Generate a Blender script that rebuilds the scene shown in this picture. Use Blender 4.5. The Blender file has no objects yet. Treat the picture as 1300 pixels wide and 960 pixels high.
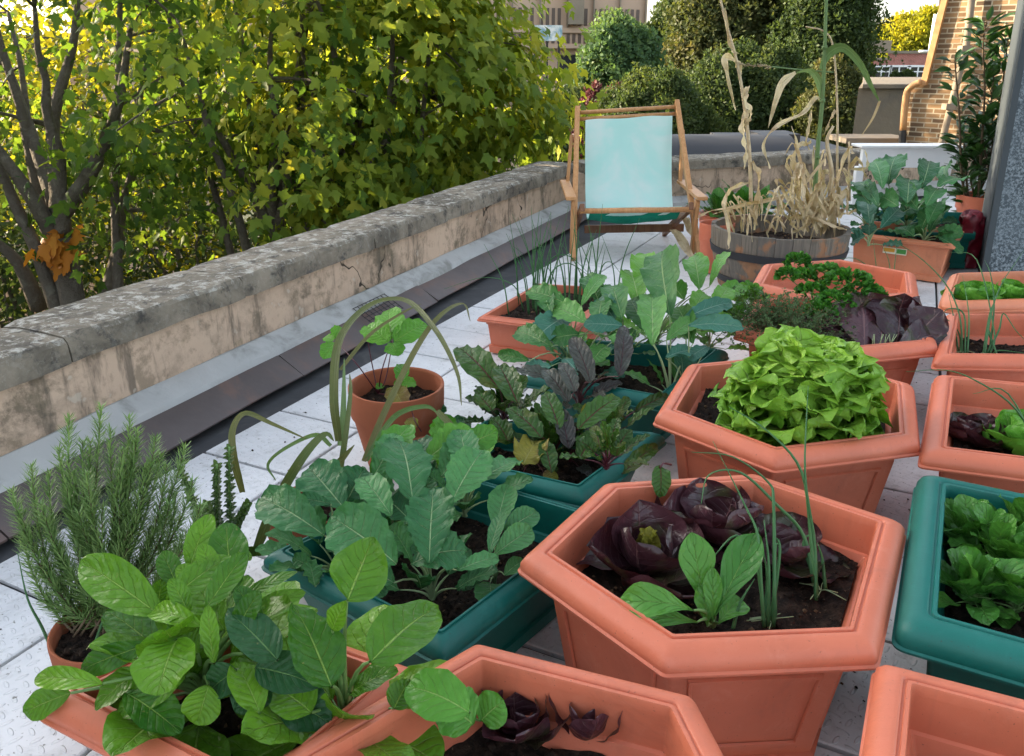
import bpy, bmesh, math, random
import numpy as np
from mathutils import Vector, Matrix, noise
random.seed(7); rng = np.random.default_rng(7)
PI = math.pi
scene = bpy.context.scene
COL = scene.collection
# ---------------------------------------------------------------- camera geometry
F, CAMH = 1010.0, 1.0
TH = math.atan(360/1010.0)
cT, sT = math.cos(TH), math.sin(TH)
CAM = Vector((0, 0, CAMH))
def ray(px, py):
    x = (px-650)/F; v = -(py-435)/F
    return Vector((x, cT+v*sT, -sT+v*cT))
def P(px, py, z=0.0):
    d = ray(px, py); return CAM + d*((z-CAMH)/d.z)
def PY(px, py, Y):
    d = ray(px, py); return CAM + d*(Y/d.y)
def PP(px, py, p0, n):
    d = ray(px, py); return CAM + d*((Vector(p0)-CAM).dot(n)/d.dot(n))
def depth(p):
    return p.y*cT-(p.z-CAMH)*sT
cam = bpy.data.cameras.new('camera'); co = bpy.data.objects.new('camera', cam); COL.objects.link(co)
cam.sensor_fit = 'HORIZONTAL'; cam.sensor_width = 36; cam.lens = F/1300*36
cam.shift_y = -45/1300; cam.clip_end = 3000; cam.clip_start = 0.02
co.location = CAM; co.rotation_euler = (PI/2-TH, 0, 0); scene.camera = co
# ---------------------------------------------------------------- tagging
def tag(o, label=None, cat=None, group=None, kind=None):
    if label: o['label'] = label
    if cat: o['category'] = cat
    if group: o['group'] = group
    if kind: o['kind'] = kind
    return o
def empty(name, loc, label, cat, group=None, kind=None, rz=0):
    o = bpy.data.objects.new(name, None); COL.objects.link(o)
    o.location = loc; o.rotation_euler.z = rz; o.empty_display_size = .05
    return tag(o, label, cat, group, kind)
# ---------------------------------------------------------------- mesh builder
class MB:
    def __init__(s): s.v=[]; s.f=[]; s.uv=[]; s.t=[]; s.m=[]
    def add(s, vs, fs, uvs=None, tint=.5, mat=0):
        b=len(s.v); s.v.extend([tuple(x) for x in vs])
        s.f.extend([tuple(i+b for i in f) for f in fs])
        s.uv.extend(uvs if uvs else [(0.,0.)]*len(vs))
        s.t.extend([tint]*len(vs)); s.m.extend([mat]*len(fs))
    def grid(s, rows, uvs=None, tint=.5, closed=False, mat=0):
        n=len(rows); m=len(rows[0]); vs=[p for r in rows for p in r]; fs=[]
        for i in range(n-1):
            for j in range(m if closed else m-1):
                k=(j+1)%m
                fs.append((i*m+j, i*m+k, (i+1)*m+k, (i+1)*m+j))
        s.add(vs, fs, [u for r in uvs for u in r] if uvs else None, tint, mat)
    def tube(s, pts, rads, n=6, tint=.5, cap=True, uvlen=1.0):
        pts=[Vector(p) for p in pts]
        if not hasattr(rads,'__len__'): rads=[rads]*len(pts)
        rows=[];uvs=[];up=None
        for i,p in enumerate(pts):
            T=(pts[min(i+1,len(pts)-1)]-pts[max(i-1,0)])
            T=T.normalized() if T.length>1e-9 else Vector((0,0,1))
            if up is None: up=T.orthogonal().normalized()
            else:
                up=up-T*up.dot(T); up=up.normalized() if up.length>1e-6 else T.orthogonal().normalized()
            B=T.cross(up)
            rows.append([p+(up*math.cos(2*PI*k/n)+B*math.sin(2*PI*k/n))*rads[i] for k in range(n)])
            uvs.append([(i/(len(pts)-1)*uvlen, k/n) for k in range(n)])
        b=len(s.v); s.grid(rows,uvs,tint,closed=True)
        if cap:
            s.f.append(tuple(b+k for k in reversed(range(n)))); s.m.append(0)
            e=b+(len(pts)-1)*n; s.f.append(tuple(e+k for k in range(n))); s.m.append(0)
    def box(s, c, size, rz=0, tint=.5, R=None, mat=0):
        c=Vector(c); M=R if R else Matrix.Rotation(rz,3,'Z'); vs=[]
        for x in(-.5,.5):
            for y in(-.5,.5):
                for z in(-.5,.5): vs.append(c+M@Vector((x*size[0],y*size[1],z*size[2])))
        s.add(vs,[(0,1,3,2),(4,6,7,5),(0,4,5,1),(2,3,7,6),(0,2,6,4),(1,5,7,3)],None,tint,mat)
    def bar(s, a, b, w, h, up=(0,0,1), tint=.5):
        a=Vector(a);b=Vector(b);T=(b-a);L=T.length;T.normalize()
        S=T.cross(Vector(up)); S=S.normalized() if S.length>1e-5 else T.orthogonal().normalized()
        U=S.cross(T); R=Matrix((S,T,U)).transposed()
        s.box((a+b)/2,(w,L,h),R=R,tint=tint)
    def build(s, name, mat, parent=None, smooth=True, sharp=None, bevel=0, local=True):
        me=bpy.data.meshes.new(name)
        off=Vector((0,0,0))
        if parent is not None and local: off=parent.matrix_world.translation if False else Vector(parent.location); 
        par=parent
        while par is not None and par.parent is not None:
            par=par.parent; off=off+Vector(par.location)
        vs=[(a-off.x,b-off.y,c-off.z) for a,b,c in s.v] if parent is not None else s.v
        me.from_pydata(vs,[],s.f)
        mats=mat if isinstance(mat,(list,tuple)) else [mat]
        for m in mats: me.materials.append(m)
        if len(mats)>1: me.polygons.foreach_set('material_index',s.m)
        uvl=me.uv_layers.new(name='UVMap'); li=np.zeros(len(me.loops),dtype=np.int32)
        me.loops.foreach_get('vertex_index',li)
        uvl.data.foreach_set('uv',np.array(s.uv,dtype=np.float32)[li].ravel())
        ca=me.color_attributes.new('tint','FLOAT_COLOR','POINT')
        t=np.array(s.t,dtype=np.float32); ca.data.foreach_set('color',np.stack([t,t,t,np.ones_like(t)],1).ravel())
        if smooth: me.polygons.foreach_set('use_smooth',[True]*len(me.polygons))
        me.update()
        if sharp: me.set_sharp_from_angle(angle=math.radians(sharp))
        o=bpy.data.objects.new(name,me); COL.objects.link(o)
        if parent is not None: o.parent=parent
        if bevel:
            b=o.modifiers.new('bevel','BEVEL'); b.width=bevel; b.segments=2; b.limit_method='ANGLE'; b.harden_normals=True
        return o
# ---------------------------------------------------------------- materials
class NT:
    def __init__(s,name):
        s.mat=bpy.data.materials.new(name); s.mat.use_nodes=True; s.t=s.mat.node_tree; s.t.nodes.clear()
        s.out=s.n('ShaderNodeOutputMaterial')
    def n(s,ty,**kw):
        nd=s.t.nodes.new(ty)
        for k,v in kw.items():
            if k[0]=='_': nd.inputs[int(k[1:])].default_value=v
            else: setattr(nd,k,v)
        return nd
    def l(s,a,b): s.t.links.new(a,b)
    def set(s,inp,v):
        if isinstance(v,bpy.types.NodeSocket): s.l(v,inp)
        elif v is not None:
            if isinstance(v,(tuple,list)) and len(v)==3 and inp.type=='RGBA': v=(*v,1)
            inp.default_value=v
    def math(s,op,a,b=None,c=None,clamp=False):
        nd=s.n('ShaderNodeMath',operation=op,use_clamp=clamp)
        for i,x in enumerate((a,b,c)):
            if x is not None: s.set(nd.inputs[i],x)
        return nd.outputs[0]
    def mix(s,f,a,b,bt='MIX'):
        nd=s.n('ShaderNodeMix',data_type='RGBA',blend_type=bt)
        s.set(nd.inputs[0],f); s.set(nd.inputs[6],a); s.set(nd.inputs[7],b); return nd.outputs[2]
    def ramp(s,f,a,b):  # smoothstep a..b -> 0..1
        nd=s.n('ShaderNodeMapRange',interpolation_type='SMOOTHSTEP'); s.set(nd.inputs[0],f)
        nd.inputs[1].default_value=a; nd.inputs[2].default_value=b; return nd.outputs[0]
    def noise(s,scale,detail=3,rough=.55,vec=None,dist=0):
        nd=s.n('ShaderNodeTexNoise'); nd.inputs['Scale'].default_value=scale; nd.inputs['Detail'].default_value=detail
        nd.inputs['Roughness'].default_value=rough; nd.inputs['Distortion'].default_value=dist
        if vec is not None: s.l(vec,nd.inputs['Vector'])
        return nd.outputs[0]
    def obj(s): return s.n('ShaderNodeTexCoord').outputs['Object']
    def tint(s):
        a=s.n('ShaderNodeAttribute',attribute_name='tint'); return a.outputs['Fac']
    def uv(s):
        u=s.n('ShaderNodeUVMap'); sp=s.n('ShaderNodeSeparateXYZ'); s.l(u.outputs[0],sp.inputs[0]); return sp.outputs[0],sp.outputs[1]
    def bump(s,h,strength=.3,dist=.002,nrm=None):
        b=s.n('ShaderNodeBump'); b.inputs['Strength'].default_value=strength; b.inputs['Distance'].default_value=dist
        s.l(h,b.inputs['Height'])
        if nrm is not None: s.l(nrm,b.inputs['Normal'])
        return b.outputs[0]
    def bsdf(s,col,rough=.6,nrm=None,metal=0,spec=.5,**kw):
        b=s.n('ShaderNodeBsdfPrincipled'); s.set(b.inputs['Base Color'],col); s.set(b.inputs['Roughness'],rough)
        s.set(b.inputs['Metallic'],metal); s.set(b.inputs['Specular IOR Level'],spec)
        for k,v in kw.items(): s.set(b.inputs[k.replace('_',' ')],v)
        if nrm is not None: s.l(nrm,b.inputs['Normal'])
        return b.outputs[0]
    def done(s,sh): s.l(sh,s.out.inputs['Surface']); return s.mat
def mat_plain(name,col,rough=.6,var=.12,scale=8,bump=.15,bscale=60,metal=0,spec=.4,dirt=None,dirtamt=.5,dscale=3,bd=.002):
    n=NT(name); o=n.obj(); f=n.noise(scale,4,.6,o)
    d=tuple(c*(1-var) for c in col); b=tuple(min(1,c*(1+var)) for c in col)
    c=n.mix(f,d,b)
    if dirt:
        g=n.ramp(n.noise(dscale,6,.65,o,.4),.48,.72); c=n.mix(n.math('MULTIPLY',g,dirtamt),c,dirt)
    nr=n.bump(n.noise(bscale,4,.6,o),bump,bd)
    return n.done(n.bsdf(c,rough,nr,metal,spec))
def mat_leaf(name,a,b,vein,rough=.42,trans=.22,nv=8,slant=2.0,veinw=.05,tips=None,patch=None,puck=.5,under=None,tcol=None,veinstr=.6,spec=.27):
    n=NT(name); u,v=n.uv(); t=n.tint(); o=n.obj()
    av=n.math('ABSOLUTE',n.math('MULTIPLY_ADD',v,2,-1))
    nz=n.noise(35,3,.6,o)
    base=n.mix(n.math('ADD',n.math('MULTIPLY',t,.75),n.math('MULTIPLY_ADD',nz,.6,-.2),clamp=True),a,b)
    if patch: base=n.mix(n.math('MULTIPLY',n.ramp(n.noise(14,3,.6,o),.5,.66),patch[1]),base,patch[0])
    if tips: 
        e=n.math('ADD',n.math('MULTIPLY',av,.5),n.math('MULTIPLY',u,.6)); base=n.mix(n.math('MULTIPLY',n.ramp(n.math('ADD',e,n.math('MULTIPLY_ADD',nz,.6,-.3)),.7,1.15),tips[1]),base,tips[0])
    w=n.math('MULTIPLY_ADD',u,-veinw*.8,veinw)
    mid=n.ramp(n.math('SUBTRACT',w,av),-veinw*.35,veinw*.35)
    ph=n.math('ADD',n.math('SUBTRACT',n.math('MULTIPLY',u,nv),n.math('MULTIPLY',av,slant)),n.math('MULTIPLY_ADD',n.noise(22,2,.5,o),1.5,-.75))
    fr=n.math('ABSOLUTE',n.math('MULTIPLY_ADD',n.math('FRACT',ph),2,-1))
    side=n.math('MULTIPLY',n.ramp(fr,.88,1.0),n.ramp(n.math('MULTIPLY',av,-1),-.95,-.3))
    base=n.mix(n.math('MULTIPLY',n.ramp(n.noise(3.5,3,.6,o),.45,.7),.35),base,n.mix(1,base,(.55,.6,.5),'MULTIPLY'))
    base=n.mix(n.math('MULTIPLY',n.ramp(n.noise(180,2,.5,o),.70,.76),.35),base,(.30,.26,.10))
    m=n.math('MAXIMUM',mid,n.math('MULTIPLY',side,.45))
    c=n.mix(n.math('MULTIPLY',m,veinstr),base,vein)
    h=n.math('ADD',n.math('ADD',n.math('MULTIPLY',side,-.55),n.math('MULTIPLY',fr,-.15)),n.math('ADD',n.math('MULTIPLY',n.noise(75,2,.5,o),.8),n.math('ADD',n.math('MULTIPLY',nz,.9),n.math('MULTIPLY',mid,-.6))))
    nr=n.bump(h,min(1,puck*1.35),.0055)
    p=n.bsdf(c,rough,nr,0,spec)
    tr=n.n('ShaderNodeBsdfTranslucent'); n.set(tr.inputs[0],n.mix(1,c,tcol or (1.0,1.0,.45),'MULTIPLY') if tcol is None else n.mix(.5,c,tcol)); n.l(nr,tr.inputs['Normal'])
    mx=n.n('ShaderNodeMixShader'); mx.inputs[0].default_value=trans; n.l(p,mx.inputs[1]); n.l(tr.outputs[0],mx.inputs[2])
    return n.done(mx.outputs[0])
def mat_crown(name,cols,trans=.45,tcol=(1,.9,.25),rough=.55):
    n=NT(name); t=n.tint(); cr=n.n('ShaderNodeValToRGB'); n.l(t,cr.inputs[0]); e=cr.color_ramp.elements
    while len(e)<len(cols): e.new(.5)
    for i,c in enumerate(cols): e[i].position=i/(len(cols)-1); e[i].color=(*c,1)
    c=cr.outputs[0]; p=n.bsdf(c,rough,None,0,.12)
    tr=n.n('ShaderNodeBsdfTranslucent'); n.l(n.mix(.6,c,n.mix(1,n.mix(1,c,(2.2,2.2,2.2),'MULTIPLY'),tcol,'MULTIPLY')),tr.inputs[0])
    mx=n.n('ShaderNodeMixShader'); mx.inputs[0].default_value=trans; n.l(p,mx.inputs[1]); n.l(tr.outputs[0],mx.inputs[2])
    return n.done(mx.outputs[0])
M={}
def mat_plastic(name,col,pale):
    n=NT(name); o=n.obj(); f=n.noise(6,5,.6,o); c=n.mix(n.ramp(f,.3,.75),col,tuple(x*.86 for x in col))
    c=n.mix(n.math('MULTIPLY',n.ramp(n.noise(22,5,.7,o,.6),.5,.78),.42),c,pale)
    c=n.mix(n.math('MULTIPLY',n.ramp(n.noise(4.5,6,.7,o,1.2),.52,.72),.42),c,tuple(x*.55+.01 for x in col))
    mp=n.n('ShaderNodeMapping'); mp.inputs['Scale'].default_value=(30,30,3); n.l(o,mp.inputs[0]); c=n.mix(n.math('MULTIPLY',n.ramp(n.noise(1,4,.6,mp.outputs[0],.5),.58,.75),.25),c,tuple(x*.5+.02 for x in col))
    sp=n.ramp(n.noise(240,2,.5,o),.7,.76); c=n.mix(n.math('MULTIPLY',sp,.5),c,(.05,.035,.025))
    # soil splashes low on the walls of the pot
    nr=n.bump(n.noise(420,3,.6,o),.16,.0012)
    r=n.math('MULTIPLY_ADD',f,.2,.36)
    return n.done(n.bsdf(c,r,nr,0,.4))
M['terra']=mat_plastic('terracotta_plastic',(.60,.165,.088),(.64,.24,.155))
M['terra2']=mat_plastic('orange_plastic',(.66,.235,.12),(.68,.33,.22))
M['green']=mat_plastic('green_plastic',(.004,.135,.108),(.03,.2,.17))
M['clay']=mat_plain('fired_clay',(.33,.105,.052),.8,.2,9,.3,120,dirt=(.42,.3,.24),dirtamt=.35,dscale=6,spec=.2)
def m_soil():
    n=NT('soil'); o=n.obj(); f=n.noise(70,6,.7,o); c=n.mix(n.ramp(f,.35,.75),(.009,.006,.0045),(.062,.038,.025))
    s=n.ramp(n.noise(160,2,.5,o),.68,.74); c=n.mix(n.math('MULTIPLY',s,.6),c,(.20,.14,.09))
    c=n.mix(n.math('MULTIPLY',n.ramp(n.tint(),.8,.95),1),c,(.16,.10,.055))
    return n.done(n.bsdf(c,.85,n.bump(f,1,.012),0,.2))
M['soil']=m_soil()
def m_tile():
    n=NT('white_deck_tile'); o=n.obj()
    mp=n.n('ShaderNodeMapping'); mp.inputs['Rotation'].default_value[2]=math.radians(45); n.l(o,mp.inputs[0])
    sc=n.n('ShaderNodeVectorMath',operation='SCALE'); sc.inputs['Scale'].default_value=42; n.l(mp.outputs[0],sc.inputs[0])
    sp=n.n('ShaderNodeSeparateXYZ'); n.l(sc.outputs[0],sp.inputs[0]); x,y=sp.outputs[0],sp.outputs[1]
    fx=n.math('SUBTRACT',n.math('FRACT',x),.5); fy=n.math('SUBTRACT',n.math('FRACT',y),.5)
    par=n.math('MODULO',n.math('ABSOLUTE',n.math('ADD',n.math('FLOOR',x),n.math('FLOOR',y))),2)
    a=n.math('ADD',n.math('MULTIPLY',fx,n.math('SUBTRACT',1,par)),n.math('MULTIPLY',fy,par))
    b=n.math('ADD',n.math('MULTIPLY',fy,n.math('SUBTRACT',1,par)),n.math('MULTIPLY',fx,par))
    e=n.math('ADD',n.math('POWER',n.math('ABSOLUTE',n.math('DIVIDE',a,.46)),2),n.math('POWER',n.math('ABSOLUTE',n.math('DIVIDE',b,.15)),2))
    loz=n.ramp(n.math('MULTIPLY',e,-1),-1.1,-.5)
    d=n.noise(3.2,6,.65,o,.5); c=n.mix(n.ramp(d,.38,.72),(.74,.745,.75),(.58,.585,.59))
    c=n.mix(n.math('MULTIPLY',n.ramp(n.noise(11,7,.75,o,.5),.50,.72),.55),c,(.30,.30,.275))
    c=n.mix(n.math('MULTIPLY',n.ramp(n.noise(90,3,.6,o),.64,.70),.8),c,(.10,.09,.06))
    return n.done(n.bsdf(c,.42,n.bump(n.math('ADD',loz,n.math('MULTIPLY',d,.3)),.6,.003),0,.5))
M['tile']=m_tile()
M['joint']=mat_plain('dark_roof_felt',(.035,.036,.04),.9,.3,10,.5,90)
def m_render():
    n=NT('stained_render'); o=n.obj(); big=n.noise(1.5,7,.66,o,.2); mid=n.noise(5,8,.72,o,.15); fine=n.noise(34,5,.7,o)
    c=n.mix(n.ramp(big,.36,.66),(.54,.40,.29),(.44,.32,.225))
    c=n.mix(n.math('MULTIPLY',n.ramp(mid,.46,.66),.6),c,(.23,.18,.13))
    c=n.mix(n.math('MULTIPLY',n.ramp(n.noise(3.3,8,.72,o,.2),.50,.62),.8),c,(.10,.085,.058))
    c=n.mix(n.math('MULTIPLY',n.ramp(n.noise(12,6,.7,o,.2),.52,.66),.6),c,(.16,.13,.085))
    c=n.mix(n.math('MULTIPLY',n.ramp(n.noise(7.5,5,.62,o,.4),.6,.72),.5),c,(.13,.125,.05))
    mp=n.n('ShaderNodeMapping'); mp.inputs['Scale'].default_value=(14,14,2.2); n.l(o,mp.inputs[0])
    c=n.mix(n.math('MULTIPLY',n.ramp(n.noise(1.4,5,.7,mp.outputs[0]),.50,.68),.75),c,(.10,.085,.065))
    c=n.mix(n.math('MULTIPLY',n.ramp(fine,.6,.75),.5),c,(.10,.09,.07))
    c=n.mix(n.math('MULTIPLY',n.ramp(n.noise(20,3,.5,o),.66,.72),.6),c,(.52,.45,.36))
    vo=n.n('ShaderNodeTexVoronoi',feature='DISTANCE_TO_EDGE'); vo.inputs['Scale'].default_value=2.1
    nv=n.n('ShaderNodeTexNoise'); nv.inputs['Scale'].default_value=7; n.l(o,nv.inputs['Vector'])
    ad=n.n('ShaderNodeVectorMath',operation='MULTIPLY_ADD'); n.l(nv.outputs[1],ad.inputs[0]); ad.inputs[1].default_value=(.35,.35,.35); n.l(o,ad.inputs[2]); n.l(ad.outputs[0],vo.inputs['Vector'])
    crk=n.math('MULTIPLY',n.ramp(vo.outputs['Distance'],.012,.003),n.ramp(n.noise(1.1,2,.5,o),.48,.56))
    c=n.mix(crk,c,(.05,.04,.03))
    h=n.math('SUBTRACT',n.math('ADD',mid,n.math('MULTIPLY',fine,.5)),n.math('MULTIPLY',crk,.6))
    return n.done(n.bsdf(c,.9,n.bump(h,.7,.008),0,.2))
M['render']=m_render()
def m_coping():
    n=NT('lichened_stone'); o=n.obj(); a=n.noise(3.4,7,.68,o,.5); b=n.noise(16,6,.7,o,.3); f=n.noise(85,4,.7,o)
    c=n.mix(n.ramp(a,.35,.65),(.25,.215,.165),(.105,.092,.072)); c=n.mix(n.math('MULTIPLY',n.ramp(b,.5,.66),.8),c,(.04,.039,.037))
    geo=n.n('ShaderNodeNewGeometry'); sp=n.n('ShaderNodeSeparateXYZ'); n.l(geo.outputs['Normal'],sp.inputs[0]); top=n.ramp(sp.outputs[2],.3,.9)
    w=n.math('MULTIPLY',n.ramp(n.noise(23,6,.75,o,.5),.50,.62),n.math('MULTIPLY_ADD',top,.72,.12)); c=n.mix(w,c,(.44,.43,.38))
    w=n.math('MULTIPLY',n.ramp(n.noise(48,4,.7,o,.5),.58,.66),n.math('MULTIPLY_ADD',top,.35,.15)); c=n.mix(w,c,(.48,.46,.40))
    return n.done(n.bsdf(c,.92,n.bump(n.math('ADD',n.math('MULTIPLY',b,.8),f),.8,.006),0,.2))
M['coping']=m_coping()
M['mortar']=mat_plain('grey_mortar',(.42,.425,.41),.85,.2,5,.6,60,dirt=(.15,.15,.125),dirtamt=.7,dscale=6,spec=.25)
M['lead']=mat_plain('weathered_lead',(.115,.095,.09),.5,.4,6,.4,40,dirt=(.22,.12,.085),dirtamt=.7,dscale=4,metal=.25)
M['gutter']=mat_plain('gutter_felt',(.05,.052,.055),.85,.5,8,.6,50,dirt=(.10,.10,.095),dirtamt=.6,dscale=9)
def m_wood(name,a,b,rough=.45,sc=(60,60,4)):
    n=NT(name); o=n.obj(); mp=n.n('ShaderNodeMapping'); mp.inputs['Scale'].default_value=sc; n.l(o,mp.inputs[0])
    f=n.noise(1,4,.6,mp.outputs[0],1.0); c=n.mix(n.ramp(f,.3,.7),a,b); return n.done(n.bsdf(c,rough,n.bump(f,.15,.002),0,.35))
M['wood']=m_wood('varnished_beech',(.54,.29,.125),(.42,.205,.08))
M['wood_d']=m_wood('dark_beech',(.22,.105,.05),(.14,.06,.03))  # darker beech for the rear legs, cross bar and bottom rod
def m_stave():
    n=NT('barrel_oak'); o=n.obj(); mp=n.n('ShaderNodeMapping'); mp.inputs['Scale'].default_value=(90,90,5); n.l(o,mp.inputs[0])
    f=n.noise(1,4,.65,mp.outputs[0],.6); c=n.mix(n.ramp(f,.3,.7),(.10,.088,.072),(.20,.175,.14))
    c=n.mix(n.math('MULTIPLY',n.ramp(n.tint(),.4,.9),.6),c,(.11,.105,.095)); g=n.noise(9,4,.6,o)
    c=n.mix(n.math('MULTIPLY',n.ramp(g,.52,.62),.8),c,(.30,.15,.075)); c=n.mix(n.math('MULTIPLY',n.ramp(n.noise(5,4,.6,o),.58,.7),.6),c,(.09,.08,.065))
    return n.done(n.bsdf(c,.8,n.bump(f,.5,.003),0,.2))
M['stave']=m_stave()
M['hoop']=mat_plain('rusted_hoop',(.03,.032,.036),.6,.3,10,.3,90,metal=.3)
def m_felt():
    n=NT('mineral_felt'); o=n.obj(); f=n.noise(95,3,.75,o); g=n.noise(2.5,4,.6,o)
    c=n.mix(n.ramp(f,.42,.62),(.035,.05,.06),(.22,.26,.285)); c=n.mix(n.ramp(g,.35,.7),c,n.mix(.5,c,(.12,.15,.17)))
    return n.done(n.bsdf(c,.7,n.bump(f,.7,.004),0,.4))
M['felt']=m_felt()
M['felt_dark']=mat_plain('dark_slate_lead',(.035,.045,.052),.6,.2,3,.3,60)
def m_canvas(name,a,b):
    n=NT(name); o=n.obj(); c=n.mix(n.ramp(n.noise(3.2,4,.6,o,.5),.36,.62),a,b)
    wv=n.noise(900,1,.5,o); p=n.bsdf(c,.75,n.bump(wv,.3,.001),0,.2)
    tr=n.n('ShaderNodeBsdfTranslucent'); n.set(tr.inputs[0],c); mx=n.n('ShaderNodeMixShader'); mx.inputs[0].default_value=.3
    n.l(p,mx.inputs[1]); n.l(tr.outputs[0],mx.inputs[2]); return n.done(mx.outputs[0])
M['canvas']=m_canvas('sunlit_mint_canvas',(.58,.92,.86),(.76,.94,.90))  # pale mint top colours in sun and sky light on green canvas
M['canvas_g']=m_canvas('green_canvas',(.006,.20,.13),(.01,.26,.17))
def m_brick(name,c1,c2,mortar,scale=1.0,bw=.225,rh=.075,ms=.011,dirt=.5):
    n=NT(name); u=n.n('ShaderNodeUVMap'); b=n.n('ShaderNodeTexBrick'); n.l(u.outputs[0],b.inputs['Vector'])
    b.inputs['Color1'].default_value=(*c1,1); b.inputs['Color2'].default_value=(*c2,1); b.inputs['Mortar'].default_value=(*mortar,1)
    b.inputs['Scale'].default_value=scale; b.inputs['Brick Width'].default_value=bw; b.inputs['Row Height'].default_value=rh; b.inputs['Mortar Size'].default_value=ms
    b.inputs['Mortar Smooth'].default_value=.2
    o=n.obj(); c=n.mix(n.math('MULTIPLY',n.ramp(n.noise(1.6,5,.65,o),.45,.75),dirt),b.outputs[0],n.mix(.6,b.outputs[0],(.06,.05,.04)))
    return n.done(n.bsdf(c,.85,n.bump(n.math('MULTIPLY',b.outputs['Fac'],-1),.5,.01),0,.25))
M['brick']=m_brick('stock_brick',(.36,.22,.11),(.10,.065,.04),(.42,.36,.26),scale=1.5)
M['redbrick']=m_brick('red_brick',(.42,.13,.10),(.32,.10,.08),(.40,.28,.24))
M['white']=mat_plain('white_paint',(.80,.81,.82),.45,.06,5,.1,50,dirt=(.5,.48,.42),dirtamt=.25)
M['grey_render']=mat_plain('weathered_cement',(.17,.14,.10),.9,.25,1.4,.5,12,dirt=(.11,.10,.085),dirtamt=.7,dscale=.9,bd=.02)
M['beige']=mat_plain('beige_stone',(.24,.20,.15),.85,.2,1,.3,12)
M['concrete_pink']=mat_plain('pinkish_precast_panel',(.47,.34,.25),.8,.1,.3,.3,4)
M['darkglass']=mat_plain('dark_glass',(.03,.032,.036),.15,.2,1,0,10)
M['slot']=mat_plain('bronze_slot_glass',(.10,.07,.055),.35,.2,1,0,10)
M['blueglass']=mat_plain('blue_roof_glass',(.20,.36,.46),.2,.2,1,0,10)
M['black']=mat_plain('black_paint',(.02,.02,.022),.5,.2,9,.1,60)
M['orange_pipe']=mat_plain('buff_painted_pipe',(.42,.23,.10),.55,.2,3,.1,60)
M['bark']=mat_plain('tree_bark',(.10,.085,.065),.9,.4,9,1,38,dirt=(.22,.21,.16),dirtamt=.5,dscale=8,bd=.02)
M['ground']=mat_plain('street_and_lawns',(.055,.07,.035),.95,.4,.05,.3,2,dirt=(.09,.085,.08),dirtamt=.8,dscale=.06)
M['slate']=mat_plain('slate_roof',(.045,.047,.053),.6,.2,2,.4,14)
M['red_sack']=mat_plain('dark_red_plastic',(.16,.006,.018),.38,.25,20,.5,50,spec=.5,bd=.004)
# leaves
M['chard']=mat_leaf('chard_leaf',(.022,.105,.010),(.165,.36,.020),(.30,.46,.10),rough=.33,nv=7,slant=1.8,puck=.55,veinw=.055)
M['chard_d']=mat_leaf('dark_chard_leaf',(.012,.062,.024),(.035,.12,.036),(.20,.36,.13),rough=.36,nv=7,puck=.5)
M['cauli']=mat_leaf('cauliflower_leaf',(.016,.098,.034),(.085,.26,.078),(.42,.58,.30),rough=.45,nv=8,slant=1.6,veinw=.05,puck=.6,trans=.18)
M['kale']=mat_leaf('young_kale_leaf',(.025,.12,.028),(.12,.31,.065),(.40,.54,.25),rough=.45,nv=8,slant=1.5,puck=.6,trans=.2)
M['kale_b']=mat_leaf('bluish_kale_leaf',(.030,.130,.085),(.070,.205,.140),(.36,.50,.40),rough=.42,nv=8,slant=1.4,puck=.4,trans=.15)
M['kale_p']=mat_leaf('bright_kale_leaf',(.055,.20,.022),(.155,.37,.045),(.38,.50,.22),rough=.42,nv=8,puck=.5)
M['beet']=mat_leaf('beet_leaf',(.014,.050,.012),(.060,.145,.020),(.13,.018,.030),rough=.33,nv=7,slant=1.5,veinw=.07,patch=((.15,.14,.03),.55),puck=.8,veinstr=.8)
M['beet_p']=mat_leaf('purple_beet_leaf',(.035,.03,.03),(.09,.10,.08),(.10,.012,.030),rough=.35,nv=7,puck=.8,patch=((.10,.13,.10),.4))
M['yellow_leaf']=mat_leaf('yellowing_leaf',(.20,.21,.03),(.32,.28,.05),(.35,.34,.12),patch=((.16,.09,.03),.8),puck=.5)
M['radicchio']=mat_leaf('red_lettuce_leaf',(.024,.009,.013),(.085,.034,.044),(.20,.10,.10),rough=.30,nv=6,slant=1.2,veinw=.06,patch=((.05,.075,.022),.6),puck=.35,tcol=(.16,.02,.02),trans=.12,spec=.5)
M['redgreen']=mat_leaf('green_heart_lettuce_leaf',(.05,.11,.02),(.12,.2,.04),(.28,.34,.14),tips=((.05,.015,.02),.95),puck=.7)
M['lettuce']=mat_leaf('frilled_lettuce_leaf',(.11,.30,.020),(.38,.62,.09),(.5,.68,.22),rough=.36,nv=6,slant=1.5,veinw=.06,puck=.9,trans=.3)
M['lettuce_d']=mat_leaf('cos_lettuce_leaf',(.07,.24,.03),(.14,.37,.05),(.32,.5,.14),rough=.36,nv=6,puck=.45,trans=.25)
M['spinach']=mat_leaf('spinach_leaf',(.045,.17,.028),(.10,.28,.045),(.20,.38,.10),rough=.30,nv=5,puck=.6)
M['straw']=mat_leaf('strawberry_leaf',(.075,.25,.020),(.14,.36,.035),(.22,.42,.07),rough=.45,nv=9,slant=2.2,puck=.7)
M['parsley']=mat_leaf('parsley_leaf',(.025,.13,.015),(.09,.30,.03),(.08,.27,.03),rough=.4,puck=.6)
M['thyme']=mat_leaf('thyme_leaf',(.05,.12,.04),(.15,.25,.10),(.12,.18,.09),rough=.6)
M['rosemary']=mat_leaf('rosemary_needle',(.10,.21,.055),(.30,.44,.17),(.3,.42,.2),rough=.5,puck=.1)
M['box']=mat_leaf('small_dark_leaf',(.02,.065,.018),(.08,.15,.02),(.08,.14,.03),rough=.3,puck=.2)
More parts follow.
